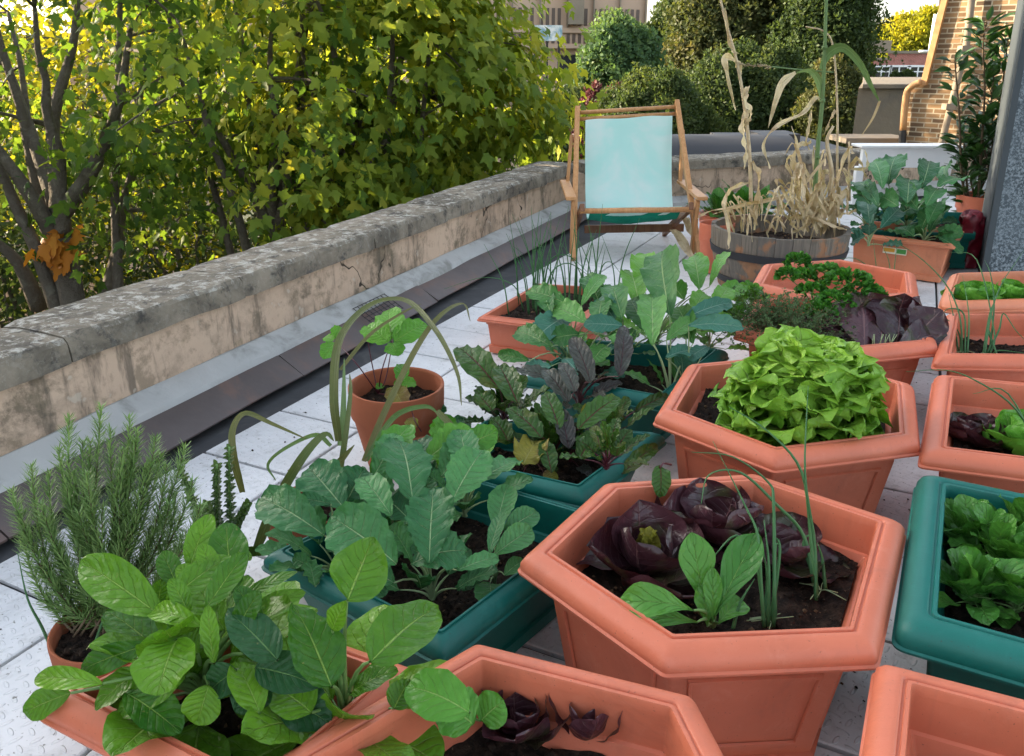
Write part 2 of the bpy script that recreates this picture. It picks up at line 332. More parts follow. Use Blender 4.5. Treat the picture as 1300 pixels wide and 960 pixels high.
M['laurel']=mat_leaf('laurel_leaf',(.022,.075,.020),(.055,.14,.032),(.10,.18,.05),rough=.28,puck=.3,spec=.5)
M['onion']=mat_leaf('onion_leaf',(.045,.15,.055),(.09,.22,.085),(.1,.24,.1),rough=.45,puck=.1)
M['grass_leaf']=mat_leaf('strap_leaf',(.075,.12,.03),(.17,.155,.06),(.17,.2,.09),rough=.5,puck=.3,nv=0)
M['corn_green']=mat_leaf('green_maize',(.10,.19,.055),(.21,.31,.14),(.26,.38,.2),rough=.5,puck=.3,nv=0)
M['dry']=mat_leaf('dry_maize',(.50,.36,.20),(.80,.69,.50),(.62,.5,.3),rough=.7,puck=.6,nv=0,trans=.25,patch=((.34,.21,.10),.55))
M['stem_g']=mat_plain('pale_green_stem',(.16,.28,.09),.45,.25,30,.1,100)
M['stem_w']=mat_plain('whitish_stem',(.30,.40,.20),.45,.25,30,.1,100)
M['stem_r']=mat_plain('beet_stem',(.07,.010,.018),.4,.3,30,.1,100)
M['stem_b']=mat_plain('woody_stem',(.12,.085,.05),.8,.3,40,.3,200)
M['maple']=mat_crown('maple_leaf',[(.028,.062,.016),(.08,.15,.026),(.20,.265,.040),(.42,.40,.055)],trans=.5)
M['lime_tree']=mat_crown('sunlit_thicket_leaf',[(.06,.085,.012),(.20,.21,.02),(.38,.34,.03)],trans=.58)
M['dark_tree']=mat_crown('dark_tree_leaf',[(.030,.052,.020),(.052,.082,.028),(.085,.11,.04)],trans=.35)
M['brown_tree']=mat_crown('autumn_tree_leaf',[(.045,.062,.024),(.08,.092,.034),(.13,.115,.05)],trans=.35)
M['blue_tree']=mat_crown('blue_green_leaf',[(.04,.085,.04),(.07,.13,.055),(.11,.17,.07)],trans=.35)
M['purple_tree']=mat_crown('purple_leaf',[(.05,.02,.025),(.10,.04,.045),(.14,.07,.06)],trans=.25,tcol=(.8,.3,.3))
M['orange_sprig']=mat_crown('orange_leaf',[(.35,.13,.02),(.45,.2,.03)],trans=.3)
# ---------------------------------------------------------------- leaves
def R(a,b): return random.uniform(a,b)
PROF={
 'ovate':   lambda s: .05+.95*math.sin(PI*min(1,max(0,s))**.80)**.75 if 0<s<1 else .04,
 'oblong':  lambda s: (.04+.96*math.sin(PI*s**.95)**.55) if 0<s<1 else .04,
 'spat':    lambda s: (.05+.95*math.sin(PI*s**1.7)**.85) if 0<s<1 else .05,
 'round':   lambda s: (.03+.97*math.sin(PI*s**1.05)**.5) if 0<s<1 else .03,
 'cab':  lambda s: (.07+.93*math.sin(PI*s**1.3)**.62) if 0<s<1 else .05,
 'chard':  lambda s: (.07+.93*math.sin(PI*s**1.12)**.62) if 0<s<1 else .05,
 'lance':   lambda s: (.04+.96*math.sin(PI*s**.85)**1.0) if 0<s<1 else .03,
}
def blade(mb,b,t,w,N,prof='ovate',bend=.15,cup=.15,ruf=.02,rf=3,lobe=.0,nl=7,n=10,m=8,tint=None,tipbend=0):
    b=Vector(b);t=Vector(t);N=Vector(N).normalized();L=(t-b).length
    ax=(t-b).normalized(); N=(N-ax*N.dot(ax)); N=N.normalized() if N.length>1e-4 else ax.orthogonal().normalized()
    c=(b+t)/2+N*bend*L; pf=PROF[prof]; ph=R(0,6); ph2=R(0,6); tw_=R(-.35,.35); cup=cup*R(.5,1.7); wv=R(.02,.055) if w>.03 else 0; tint=R(0,1) if tint is None else tint
    rows=[];uvs=[]
    for i in range(n+1):
        s=.55*(i/n)+.45*(.5-.5*math.cos(PI*i/n)); p=b*(1-s)**2+c*2*s*(1-s)+t*s*s; T=((c-b)*(1-s)+(t-c)*s).normalized()
        p=p-N*tipbend*L*s**3
        S=T.cross(N).normalized(); Nn=S.cross(T); S=(S*math.cos(tw_*s)+Nn*math.sin(tw_*s)); Nn=S.cross(T); hw=w/2*pf(s); row=[];ur=[]
        for j in range(m+1):
            v=-1+2*j/m; e=abs(v); sg=1 if v>0 else -1
            h2=hw*(1+lobe*math.sin(nl*s*6.283+ph*sg)*e*e)
            off=cup*hw*v*v+(.30*ruf*w*e**4*math.sin(rf*2.6*s*6.283+ph2+sg) if ruf>.055 else 0)+ruf*w*e**2.2*math.sin(rf*s*6.283+ph+sg*1.3)*min(1,pf(s)*1.5)+.012*w*math.sin(9*s+ph2)*math.sin(5*v+ph)+wv*w*math.sin(4.5*s+ph2+1.2*v)*(.3+e)
            row.append(p+S*v*h2+Nn*off+T*(.10*hw*lobe*math.cos(nl*s*6.283)*e)); ur.append((s,v*.5+.5))
        rows.append(row);uvs.append(ur)
    mb.grid(rows,uvs,tint)
def bez(a,c,b,n=6):
    return [a*(1-i/n)**2+c*2*(i/n)*(1-i/n)+b*(i/n)**2 for i in range(n+1)]
def petiole(sb,root,base,r=.003,up=.5,r2=None):
    root=Vector(root);base=Vector(base);c=(root+base)/2+Vector((0,0,(base-root).length*.15))-(Vector((base.x-root.x,base.y-root.y,0))*.25)
    pts=bez(root,c,base,6); r2=r2 or r*.45
    sb.tube(pts,[r*1.3*(1-i/6)+r2*i/6 for i in range(7)],5,cap=False)
def camN(p,k=.6,u=.5,j=.25):
    p=Vector(p); d=(CAM-p).normalized()
    return d*k+Vector((0,0,u))+Vector((R(-j,j),R(-j,j),R(-j,j)))
ZO=0
def PH(x,y,z): return P(x,y,z-ZO)
def hand_leaves(lb,sb,root,specs,prof='ovate',pr=.003,z_def=.38,wk=1,**kw):
    """specs: (bx,by,tx,ty,w_px[,zb,zt[,opts]])"""
    for sp in specs:
        bx,by,tx,ty,w=sp[:5]; zb=sp[5] if len(sp)>5 else z_def; zt=sp[6] if len(sp)>6 else zb+.03
        op=dict(kw); 
        if len(sp)>7: op.update(sp[7])
        b=P(bx,by,zb-ZO);t=P(tx,ty,zt-ZO); W=wk*w*depth((b+t)/2)/F
        rt=op.pop('root',root); p_=op.pop('prof',prof); N=op.pop('N',None) or camN((b+t)/2)
        petiole(sb,rt,b,op.pop('pr',pr)); L=t-b
        blade(lb,b,t,W,N,p_,**op)
def rosette(lb,sb,root,cnt,pet,L,W,elev=(25,75),prof='ovate',pr=.0025,az=None,jit=.25,droop=.2,**kw):
    root=Vector(root); a0=R(0,6)
    for i in range(cnt):
        a=(a0+i*2.399) if az is None else math.radians(R(*az)); k=i/max(1,cnt-1); el=math.radians(elev[0]+(elev[1]-elev[0])*k+R(-6,6))
        d=Vector((math.cos(a)*math.cos(el),math.sin(a)*math.cos(el),math.sin(el)))
        q=pet*R(1-jit,1+jit); l=L*R(1-jit,1+jit); w=W*R(1-jit,1+jit)
        base=root+d*q; d2=(d-Vector((0,0,1))*droop*R(.3,1.3)+Vector((R(-.2,.2),R(-.2,.2),0))).normalized()
        tip=base+d2*l; N=Vector((-math.cos(a)*math.sin(el),-math.sin(a)*math.sin(el),math.cos(el)))
        petiole(sb,root+Vector((R(-.004,.004),R(-.004,.004),0)),base,pr); blade(lb,base,tip,w,N+Vector((R(-.3,.3),R(-.3,.3),0)),prof,**kw)
def plant(name,label,cat,root,group=None):
    return empty(name,Vector(root),label,cat,group)
def finish(root,parts):
    for nm,mb,mat in parts:
        if mb.v: mb.build(nm,mat,root)
def crom(pts,k=6):
    pts=[Vector(p) for p in pts]; o=[]
    q=[pts[0]*2-pts[1]]+pts+[pts[-1]*2-pts[-2]]
    for i in range(1,len(q)-2):
        a,b,c,d=q[i-1],q[i],q[i+1],q[i+2]
        for j in range(k):
            t=j/k; o.append(.5*((2*b)+(c-a)*t+(2*a-5*b+4*c-d)*t*t+(3*b-a-3*c+d)*t**3))
    o.append(pts[-1]); return o
def strap(mb,pts,w,fold=.3,tint=None,twist=0,k=6,N0=None,crinkle=0,taper0=.7):
    c=crom(pts,k); n=len(c)-1; rows=[];uvs=[];tint=R(0,1) if tint is None else tint; N=None; ph=R(0,6)
    for i,p in enumerate(c):
        T=(c[min(i+1,n)]-c[max(i-1,0)]).normalized(); s=i/n
        if N is None: N=Vector(N0) if N0 is not None else camN(p,.9,.3,.2)
        N=(N-T*N.dot(T)).normalized(); S=T.cross(N); a=twist*s*PI+ph*0
        S2=S*math.cos(a)+N*math.sin(a); N2=N*math.cos(a)-S*math.sin(a)
        hw=w/2*min(1,taper0+s*3)*(1-s**2.2)**.8+.0006
        r=[];ur=[]
        for v in(-1,-.5,0,.5,1):
            cr=crinkle*w*math.sin(s*23+ph+v*2)*abs(v)
            r.append(p+S2*v*hw+N2*(fold*hw*abs(v)+cr)); ur.append((s,v*.5+.5))
        rows.append(r);uvs.append(ur)
    mb.grid(rows,uvs,tint)
# ---------------------------------------------------------------- planters
def inset(poly,o):
    n=len(poly);res=[]
    for i in range(n):
        p=Vector(poly[i][:2]);a=Vector(poly[i-1][:2]);b=Vector(poly[(i+1)%n][:2])
        e1=(p-a).normalized();e2=(b-p).normalized();n1=Vector((-e1.y,e1.x));n2=Vector((-e2.y,e2.x))
        res.append(p+(n1+n2)/(1+n1.dot(n2))*o)
    return res
def fillet(poly,r,k=4):
    n=len(poly);out=[]
    for i in range(n):
        p=poly[i];a=(poly[i-1]-p).normalized();b=(poly[(i+1)%n]-p).normalized();an=a.angle(b);d=min(r/math.tan(an/2),.4*(poly[i-1]-p).length,.4*(poly[(i+1)%n]-p).length)
        A=p+a*d;B=p+b*d
        for j in range(k+1):
            t=j/k; out.append(A*(1-t)**2+p*2*t*(1-t)+B*t*t)
    return out
def ccw(poly):
    a=sum(poly[i-1][0]*poly[i][1]-poly[i][0]*poly[i-1][1] for i in range(len(poly)))
    return poly if a>0 else poly[::-1]
def ringsweep(mb,poly,prof,k=4,tint=.5,close_last=False):
    rows=[]
    for o,z,r in prof:
        rows.append([Vector((q.x,q.y,z)) for q in fillet([Vector(x) for x in inset(poly,o)],r,k)])
    b=len(mb.v); mb.grid(rows,None,tint,closed=True); m=len(rows[0])
    if close_last:
        mb.f.append(tuple(b+(len(rows)-1)*m+j for j in range(m))); mb.m.append(0)
def soil_mesh(poly,z,h=.017,crumbs=600,seed=1):
    mb=MB(); rnd=random.Random(seed); per=[]; n=len(poly)
    for i in range(n):
        a=poly[i];b=poly[(i+1)%n]
        for j in range(14): per.append(a.lerp(b,j/14))
    c=sum(poly,Vector((0,0)))/n; rows=[]
    K=22
    for i in range(K+1):
        f=1-i/K*.98; rows.append([])
        for p in per:
            q=c+(p-c)*f; hh=h*(noise.noise(Vector((q.x*14+seed,q.y*14,0)))+.6*noise.noise(Vector((q.x*45,q.y*45,seed)))+.35*noise.noise(Vector((q.x*110,q.y*110,seed))))
            rows[-1].append(Vector((q.x,q.y,z+hh)))
    mb.grid(rows,None,.3,closed=True)
    b=len(mb.v)-len(per); mb.f.append(tuple(b+j for j in range(len(per)))); mb.m.append(0)
    for _ in range(crumbs):
        a=rnd.random()*len(per); p=per[int(a)]; q=c+(p-c)*math.sqrt(rnd.random())*.96; r=rnd.uniform(.0015,.006)*(1 if rnd.random()<.9 else 1.8)
        hh=h*(noise.noise(Vector((q.x*14+seed,q.y*14,0)))+.6*noise.noise(Vector((q.x*45,q.y*45,seed))))
        o=Vector((q.x,q.y,z+hh+r*.3)); vs=[o+Vector(v)*r*rnd.uniform(.6,1.3) for v in((1,0,0),(-1,.2,0),(0,1,.1),(.1,-1,0),(0,0,.8),(0,0,-1))]
        mb.add(vs,[(0,2,4),(2,1,4),(1,3,4),(3,0,4),(2,0,5),(1,2,5),(3,1,5),(0,3,5)],None,1.0 if rnd.random()<.10 else .3)
    return mb
def planter(name,label,cat,poly,zr,z0=0.006,mat='terra',rimw=.045,riml=.038,taper=.035,soil=.07,group=None,panels=True,rad=.012,seed=1,soilmat='soil',crumbs=600,square_rim=False):
    poly=ccw([Vector(p[:2]) for p in poly]); c=sum(poly,Vector((0,0)))/len(poly)
    root=empty(name,Vector((c.x,c.y,z0)),label,cat,group)
    rim=MB(); r=rad
    if square_rim: pr=[(rimw*.62,zr-riml,r),(.002,zr-riml,r),(0,zr-riml+.003,r),(0,zr-.004,r),(.004,zr,r),(rimw*.45,zr,r),(rimw*.55,zr-.003,r),(rimw*.6,zr-riml-.01,r)]
    else: pr=[(rimw*.80,zr-riml+.004,r*.6),(.006,zr-riml,r),(.001,zr-riml+.002,r),(.000,zr-riml+.006,r),(.0035,zr-riml+.0085,r),(.003,zr-riml+.012,r),(.0035,zr-riml*.5,r),(.009,zr-.010,r),(.017,zr-.0035,r),(.026,zr-.0005,r),(rimw*.72,zr,r*.8),(rimw*.76,zr-.001,r*.7),(rimw*.79,zr-.0035,r*.6),(rimw*.84,zr-.0035,r*.6),(rimw*.87,zr-.0005,r*.5),(rimw*.97,zr-.0005,r*.5),(rimw,zr-.004,r*.5),(rimw+.001,zr-.02,r*.5),(rimw+.002,zr-riml,r*.5)]
    ringsweep(rim,poly,pr,5); rim.build('rim',M[mat],root,sharp=38)
    # body with recessed panels
    body=MB(); ot=rimw*.78; ob=ot+taper
    ringsweep(body,poly,[(ot,zr-riml+.006,r*.6),(ot+taper*.08,zr-riml-.012,r*.6),(ot+.004+taper*.08,zr-riml-.014,r*.6),(ob-.002,z0+.03,r*.6),(ob-.008,z0+.028,r*.6),(ob-.006,z0+.002,r*.6),(ob+.004,z0,r*.6)],4,close_last=True)
    # inner wall
    ringsweep(body,poly,[(rimw+.001,zr-.015,r*.4),(rimw+.004,zr-.065,r*.4),(rimw+.009,zr-.067,r*.4),(rimw+.006+taper*.6,zr-soil-.03,r*.4)],4)
    if panels:
        top=[Vector((q.x,q.y,zr-riml-.014)) for q in inset(poly,ot+.004+taper*.08)]; bot=[Vector((q.x,q.y,z0+.03)) for q in inset(poly,ob-.002)]
        n=len(poly)
        for i in range(n):
            j=(i+1)%n; A,B,C,D=top[i],top[j],bot[j],bot[i]
            if (A-B).length<.12: continue
            def q(u,v,o=0):
                p=(A.lerp(B,u)).lerp(D.lerp(C,u),v); nn=(B-A).cross(D-A).normalized()*-1
                ctr=Vector((c.x,c.y,p.z)); nn=nn if nn.dot(p-ctr)>0 else -nn
                return p+nn*o
            fr=[(.10,.14),(.90,.14),(.88,.90),(.12,.90)]; fi=[(.13,.19),(.87,.19),(.85,.85),(.15,.85)]
            vs=[q(*a,.0005) for a in fr]+[q(a[0]+(.006 if a[0]<.5 else -.006),a[1]+(.01 if a[1]<.5 else -.01),.0045) for a in fr]+[q(a[0]-(.006 if a[0]<.5 else -.006),a[1]-(.01 if a[1]<.5 else -.01),.0045) for a in fi]+[q(*a,.001) for a in fi]
            fs=[]
            for l in range(3):
                for k in range(4): fs.append((l*4+k,l*4+(k+1)%4,(l+1)*4+(k+1)%4,(l+1)*4+k))
            body.add(vs,fs)
    body.build('body',M[mat],root,sharp=30)
    if soil:
        sp=[Vector(x) for x in fillet([Vector(x) for x in inset(poly,rimw+.003+taper*.4)],.008,1)]
        soil_mesh(sp,zr-soil,crumbs=crumbs,seed=seed).build('soil',M[soilmat],root,sharp=None)
    return root
def hexpts(a,b):   # regular hexagon from one edge (world), going counter-clockwise
    a=Vector(a[:2]);b=Vector(b[:2]);o=[a,b];d=b-a
    for _ in range(4):
        d=Matrix.Rotation(PI/3,2)@d; o.append(o[-1]+d)
    return o
def sym(p0,p1,p2,p3):   # hexagon completed by point symmetry from four corners in a row
    c=(Vector(p0[:2])+Vector(p3[:2]))/2; return [Vector(p0[:2]),Vector(p1[:2]),Vector(p2[:2]),Vector(p3[:2]),2*c-Vector(p1[:2]),2*c-Vector(p2[:2])]
def round_pot(name,label,c,r,zr,soil=.05,group=None,mat='clay',z0=.004,rb=.68,collar=.35,seed=3,soilon=True):
    root=empty(name,Vector((c[0],c[1],z0)),label,'plant pot',group); n=48
    def lathe(pr,close=False):
        mb=MB(); rows=[[Vector((c[0]+R_*math.cos(2*PI*k/n),c[1]+R_*math.sin(2*PI*k/n),z)) for k in range(n)] for R_,z in pr]; mb.grid(rows,None,.5,closed=True); return mb
    h=zr-z0; hc=zr-h*collar
    mb=lathe([(r*rb-.006,z0),(r*rb,z0+.003),(r*.93,hc),(r*.93-.01,hc+.004)]); mb.f.append(tuple(range(n))); mb.m.append(0); mb.build('body',M[mat],root,sharp=40)
    lathe([(r*.92,hc+.002),(r*.965,hc),(r*.975,hc+.004),(r*.995,zr-.006),(r*.99,zr-.001),(r*.965,zr),(r*.93,zr-.002),(r*.915,zr-.008),(r*.90,zr-soil-.02)]).build('rim',M[mat],root,sharp=50)
    if soilon:
        pl=[Vector((c[0]+r*.915*math.cos(2*PI*k/10),c[1]+r*.915*math.sin(2*PI*k/10))) for k in range(10)]
        soil_mesh(pl,zr-soil,.008,120,seed).build('soil',M['soil'],root)
    return root
# ---------------------------------------------------------------- setting: roof deck, parapets
V=Vector
tdir=V((525/1010,1.0617,0)).normalized(); tang=math.atan2(tdir.x,tdir.y)   # tile direction
W0=P(0,497,.281); W1=P(722,223,.281); wd=(W1-W0); wd.z=0; wd.normalize(); wn=V((-wd.y,wd.x,0))   # outward (left)
def WL(s,o,z): # along the left parapet: s metres from W0, o outward from the coping's inner edge
    p=W0+wd*s+wn*o; return V((p.x,p.y,z))
LW=(W1-W0).length
FW0=V((W1.x,W1.y,0)); FW1=P(1010,209,.281); fd=(FW1-FW0); fd.z=0; fd.normalize(); fn=V((-fd.y,fd.x,0))
def FL(s,o,z):
    p=FW0+fd*s+fn*o; return V((p.x,p.y,z))
S0=-4.0
# roof underlay
mb=MB(); a=WL(S0,.20,0);b=WL(LW+.24,.20,0);c=FL(9,.20,0);d=V((9,-3,0))
for z in(-.02,): pass
vs=[V((p.x,p.y,z)) for z in(-9,-.012) for p in(a,b,c,d)]
mb.add(vs,[(3,2,1,0),(4,5,6,7),(0,1,5,4),(1,2,6,5),(2,3,7,6),(3,0,4,7)])
tag(mb.build('roof_underlay',M['gutter'],smooth=False),kind='structure')
# tiles : one mesh, each tile a bevelled slab with joints
mb=MB(); T=.30; dirx=V((tdir.y,-tdir.x,0)); org=P(258,573,0)
edge_n=wn
for i in range(-2,34):
    for j in range(-14,26):
        c=org+dirx*(i+.5)*T+tdir*(j+.5)*T
        if (c-W0).dot(wn)>-.30 or (c-FW0).dot(fn)>-.16: continue
        if c.y<-.8 or c.x>3.6 or c.y>7: continue
        h=T/2-.0045; rows=[]
        q=lambda x,y,z:c+dirx*x+tdir*y+V((0,0,z))
        dz=R(-.0008,.0008)
        vs=[q(x*h,y*h,-.010) for x,y in((-1,-1),(1,-1),(1,1),(-1,1))]+[q(x*h,y*h,-.002+dz) for x,y in((-1,-1),(1,-1),(1,1),(-1,1))]+[q(x*(h-.003),y*(h-.003),dz) for x,y in((-1,-1),(1,-1),(1,1),(-1,1))]
        mb.add(vs,[(0,1,5,4),(1,2,6,5),(2,3,7,6),(3,0,4,7),(4,5,9,8),(5,6,10,9),(6,7,11,10),(7,4,8,11),(8,9,10,11)])
tag(mb.build('roof_deck',M['tile'],smooth=False),kind='structure')
# left parapet
par=empty('parapet_wall',WL(LW/2,.2,0),'long stained parapet wall with lichened grey coping, running from the lower left corner to the deckchair','wall')
def wallsheet(L0,L1,fn_,prof,name,mat,parent,n=60,amp=0,seed=0,closed=True):
    mb=MB(); rows=[]
    for i in range(n+1):
        s=L0+(L1-L0)*i/n
        rows.append([fn_(s,o+amp*noise.noise(V((s*3,o*9+seed,z*7))),z+amp*.8*noise.noise(V((s*2.5+9,o*9,z*7+seed)))) for o,z in prof])
    mb.grid(rows,None,.5,closed=closed)
    m=len(prof)
    if closed:
        mb.f.append(tuple(reversed(range(m)))); mb.f.append(tuple(n*m+k for k in range(m))); mb.m+= [0,0]
    return mb.build(name,M[mat],parent,sharp=30)
wallsheet(S0,LW+.22,WL,[(.03,-.01),(.03,.287),(.225,.287),(.225,-.01)],'render_face','render',par,amp=.004)
pf=PP(0,577,WL(0,.03,0),wn).z
print('fillet top z',pf, 'parapet len',LW)
wallsheet(S0,LW+.05,WL,[(.031,.0),(.033,.118),(.022,.120),(-.045,.088),(-.058,.060),(-.05,0)],'mortar_fillet','mortar',par,n=120,amp=.009,seed=4)
s=S0; k=0
while s<LW:
    e=min(s+R(.9,1.05),LW+.02); wallsheet(s+.004,e,WL,[(-.03,.024+.001*(k%2)),(-.145+R(-.004,.004),.010),(-.150,.013),(-.150,.017),(-.056,.072+.001*(k%2)),(-.04,.074)],'lead_flashing','lead',par,n=14,amp=.005,seed=k); s=e; k+=1
# coping stones
def coping(fn_,s0,s1,parent,amp=.007,off=0,last=0):
    s=s0;k=0
    while s<s1-.02:
        e=min(s+R(.62,.80),s1)
        if s1-e<.3: e=s1
        prof=[(.0,.281),(0.0,.300),(.002,.338),(.012,.350),(.08,.354),(.18,.354),(.245,.350),(.254,.338),(.254,.281)]
        dz=R(-.002,.002)
        mb=MB(); n=16; rows=[]
        for i in range(n+1):
            q=s+.002+(e-s-.004)*i/n; pinch=.005 if i in(0,n) else 0
            rows.append([fn_(q,o+(pinch if o<.13 else -pinch)+amp*noise.noise(V((q*5,o*12+k,z*12)))+amp*.5*noise.noise(V((q*18,o*20,z*22+k))),z-(pinch if z>.32 else -pinch*0)+dz+amp*.6*noise.noise(V((q*6+5,o*9,k)))+amp*.4*noise.noise(V((q*22+5,o*30,k)))) for o,z in prof])
        mb.grid(rows,None,.5,closed=True); m=len(prof); mb.f.append(tuple(reversed(range(m)))); mb.f.append(tuple(n*m+j for j in range(m))); mb.m+=[0,0]
        mb.build('coping_stone',M['coping'],parent,sharp=35); s=e;k+=1
coping(WL,S0,LW+.12,par)
# vent grille on flashing
g=MB(); gc=P(500,388,.10); 
for i in range(9):
    g.bar(WL((gc-W0).dot(wd)-.11+i*.0275,-.045,.105),WL((gc-W0).dot(wd)-.11+i*.0275,-.13,.055),.002,.002)
for i in range(6):
    g.bar(WL((gc-W0).dot(wd)-.115,-.045-i*.017,.105-i*.01),WL((gc-W0).dot(wd)+.115,-.045-i*.017,.105-i*.01),.002,.002)
g.build('wire_mesh_outlet',M['black'],par)
# far parapet
par2=empty('parapet_wall',FL(1.2,.2,0),'low grey-coped parapet wall crossing behind the deckchair and the barrel','wall')
wallsheet(.02,6.5,FL,[(.03,-.01),(.03,.287),(.225,.287),(.225,-.01)],'render_face','render',par2,n=50,amp=.004)
wallsheet(.0,6.5,FL,[(.031,0),(.033,.10),(.02,.10),(-.05,.07),(-.06,0)],'mortar_fillet','mortar',par2,n=50,amp=.006)
coping(FL,.12,6.5,par2)
# ---------------------------------------------------------------- ground far below
mb=MB(); mb.add([(-700,-300,-9),(700,-300,-9),(700,1100,-9),(-700,1100,-9)],[(0,1,2,3)])
tag(mb.build('ground',M['ground'],smooth=False),kind='structure')
# ---------------------------------------------------------------- trees
def mk(name,V_,Fq,tint,mat,parent,smooth=False,k=3):
    me=bpy.data.meshes.new(name); me.vertices.add(len(V_)); me.vertices.foreach_set('co',V_.astype(np.float32).ravel())
    nf=len(Fq); me.loops.add(nf*k); me.loops.foreach_set('vertex_index',Fq.astype(np.int32).ravel()); me.polygons.add(nf)
    me.polygons.foreach_set('loop_start',np.arange(0,nf*k,k,dtype=np.int32)); me.polygons.foreach_set('loop_total',np.full(nf,k,dtype=np.int32))
    me.update(calc_edges=True); me.materials.append(mat)
    ca=me.color_attributes.new('tint','FLOAT_COLOR','POINT'); ca.data.foreach_set('color',np.stack([tint,tint,tint,np.ones_like(tint)],1).astype(np.float32).ravel())
    o=bpy.data.objects.new(name,me); COL.objects.link(o)
    if parent: o.parent=parent
    return o
def maple_tmpl():
    pts=[(0,0)]
    lob=[(-150,.42),(-125,.25),(-100,.36),(-62,.74),(-48,.42),(-36,.50),(-22,.50),(-14,.78),(0,1.0)]
    o=[(math.sin(math.radians(a))*r,math.cos(math.radians(a))*r+.0) for a,r in lob]; o=o+[(-x,y) for x,y in reversed(o[:-1])]
    o=[(0,-.05)]+[(x,y+.25) for x,y in o]
    v=[(0,.25,.05)]+[(x,y,-.25*abs(x)**1.5-.12*max(0,y)**2) for x,y in o]
    n=len(o); f=[(0,1+i,1+(i+1)%n) for i in range(n)]
    return np.array(v),np.array(f)
def simple_tmpl():
    v=[(0,0,0),(-.32,.4,-.08),(0,1,-.15),(.32,.4,-.08)]; return np.array(v),np.array([(0,2,1),(0,3,2)])
def clump_tmpl():
    v=[];f=[];r=random.Random(5)
    for i in range(5):
        a=r.uniform(0,6.28);el=r.uniform(-.5,1.0);d=np.array([math.cos(a)*math.cos(el),math.sin(a)*math.cos(el),math.sin(el)]); s=np.cross(d,[r.uniform(-1,1),r.uniform(-1,1),1]); s/=np.linalg.norm(s)
        b=len(v);o=d*.25; v+= [o,o+d*.4+s*.25,o+d*.95,o+d*.4-s*.25]; f+=[(b,b+1,b+2),(b,b+2,b+3)]
    return np.array(v),np.array(f)
TM={'maple':maple_tmpl(),'simple':simple_tmpl(),'clump':clump_tmpl()}
def leafcloud(cent,size,tm,tints,out,off,mat,parent,hang=.6,name='crown'):
    tv,tf=TM[tm]; n=len(cent)
    N=out*.7+np.array([0,0,.55])+rng.normal(0,.45,(n,3)); N/=np.linalg.norm(N,axis=1)[:,None]
    Y=out*.5+np.array([0,0,-hang])+rng.normal(0,.5,(n,3)); Y-=N*(Y*N).sum(1)[:,None]; Y/=np.linalg.norm(Y,axis=1)[:,None]
    X=np.cross(Y,N); sz=size*rng.uniform(.6,1.25,n)
    Vv=cent[:,None,:]+(tv[None,:,0,None]*X[:,None,:]+tv[None,:,1,None]*Y[:,None,:]+tv[None,:,2,None]*N[:,None,:])*sz[:,None,None]
    Ff=(tf[None]+(np.arange(n)*len(tv))[:,None,None]).reshape(-1,3)
    return mk(name,Vv.reshape(-1,3)-off,Ff,np.repeat(tints,len(tv)),mat,parent)
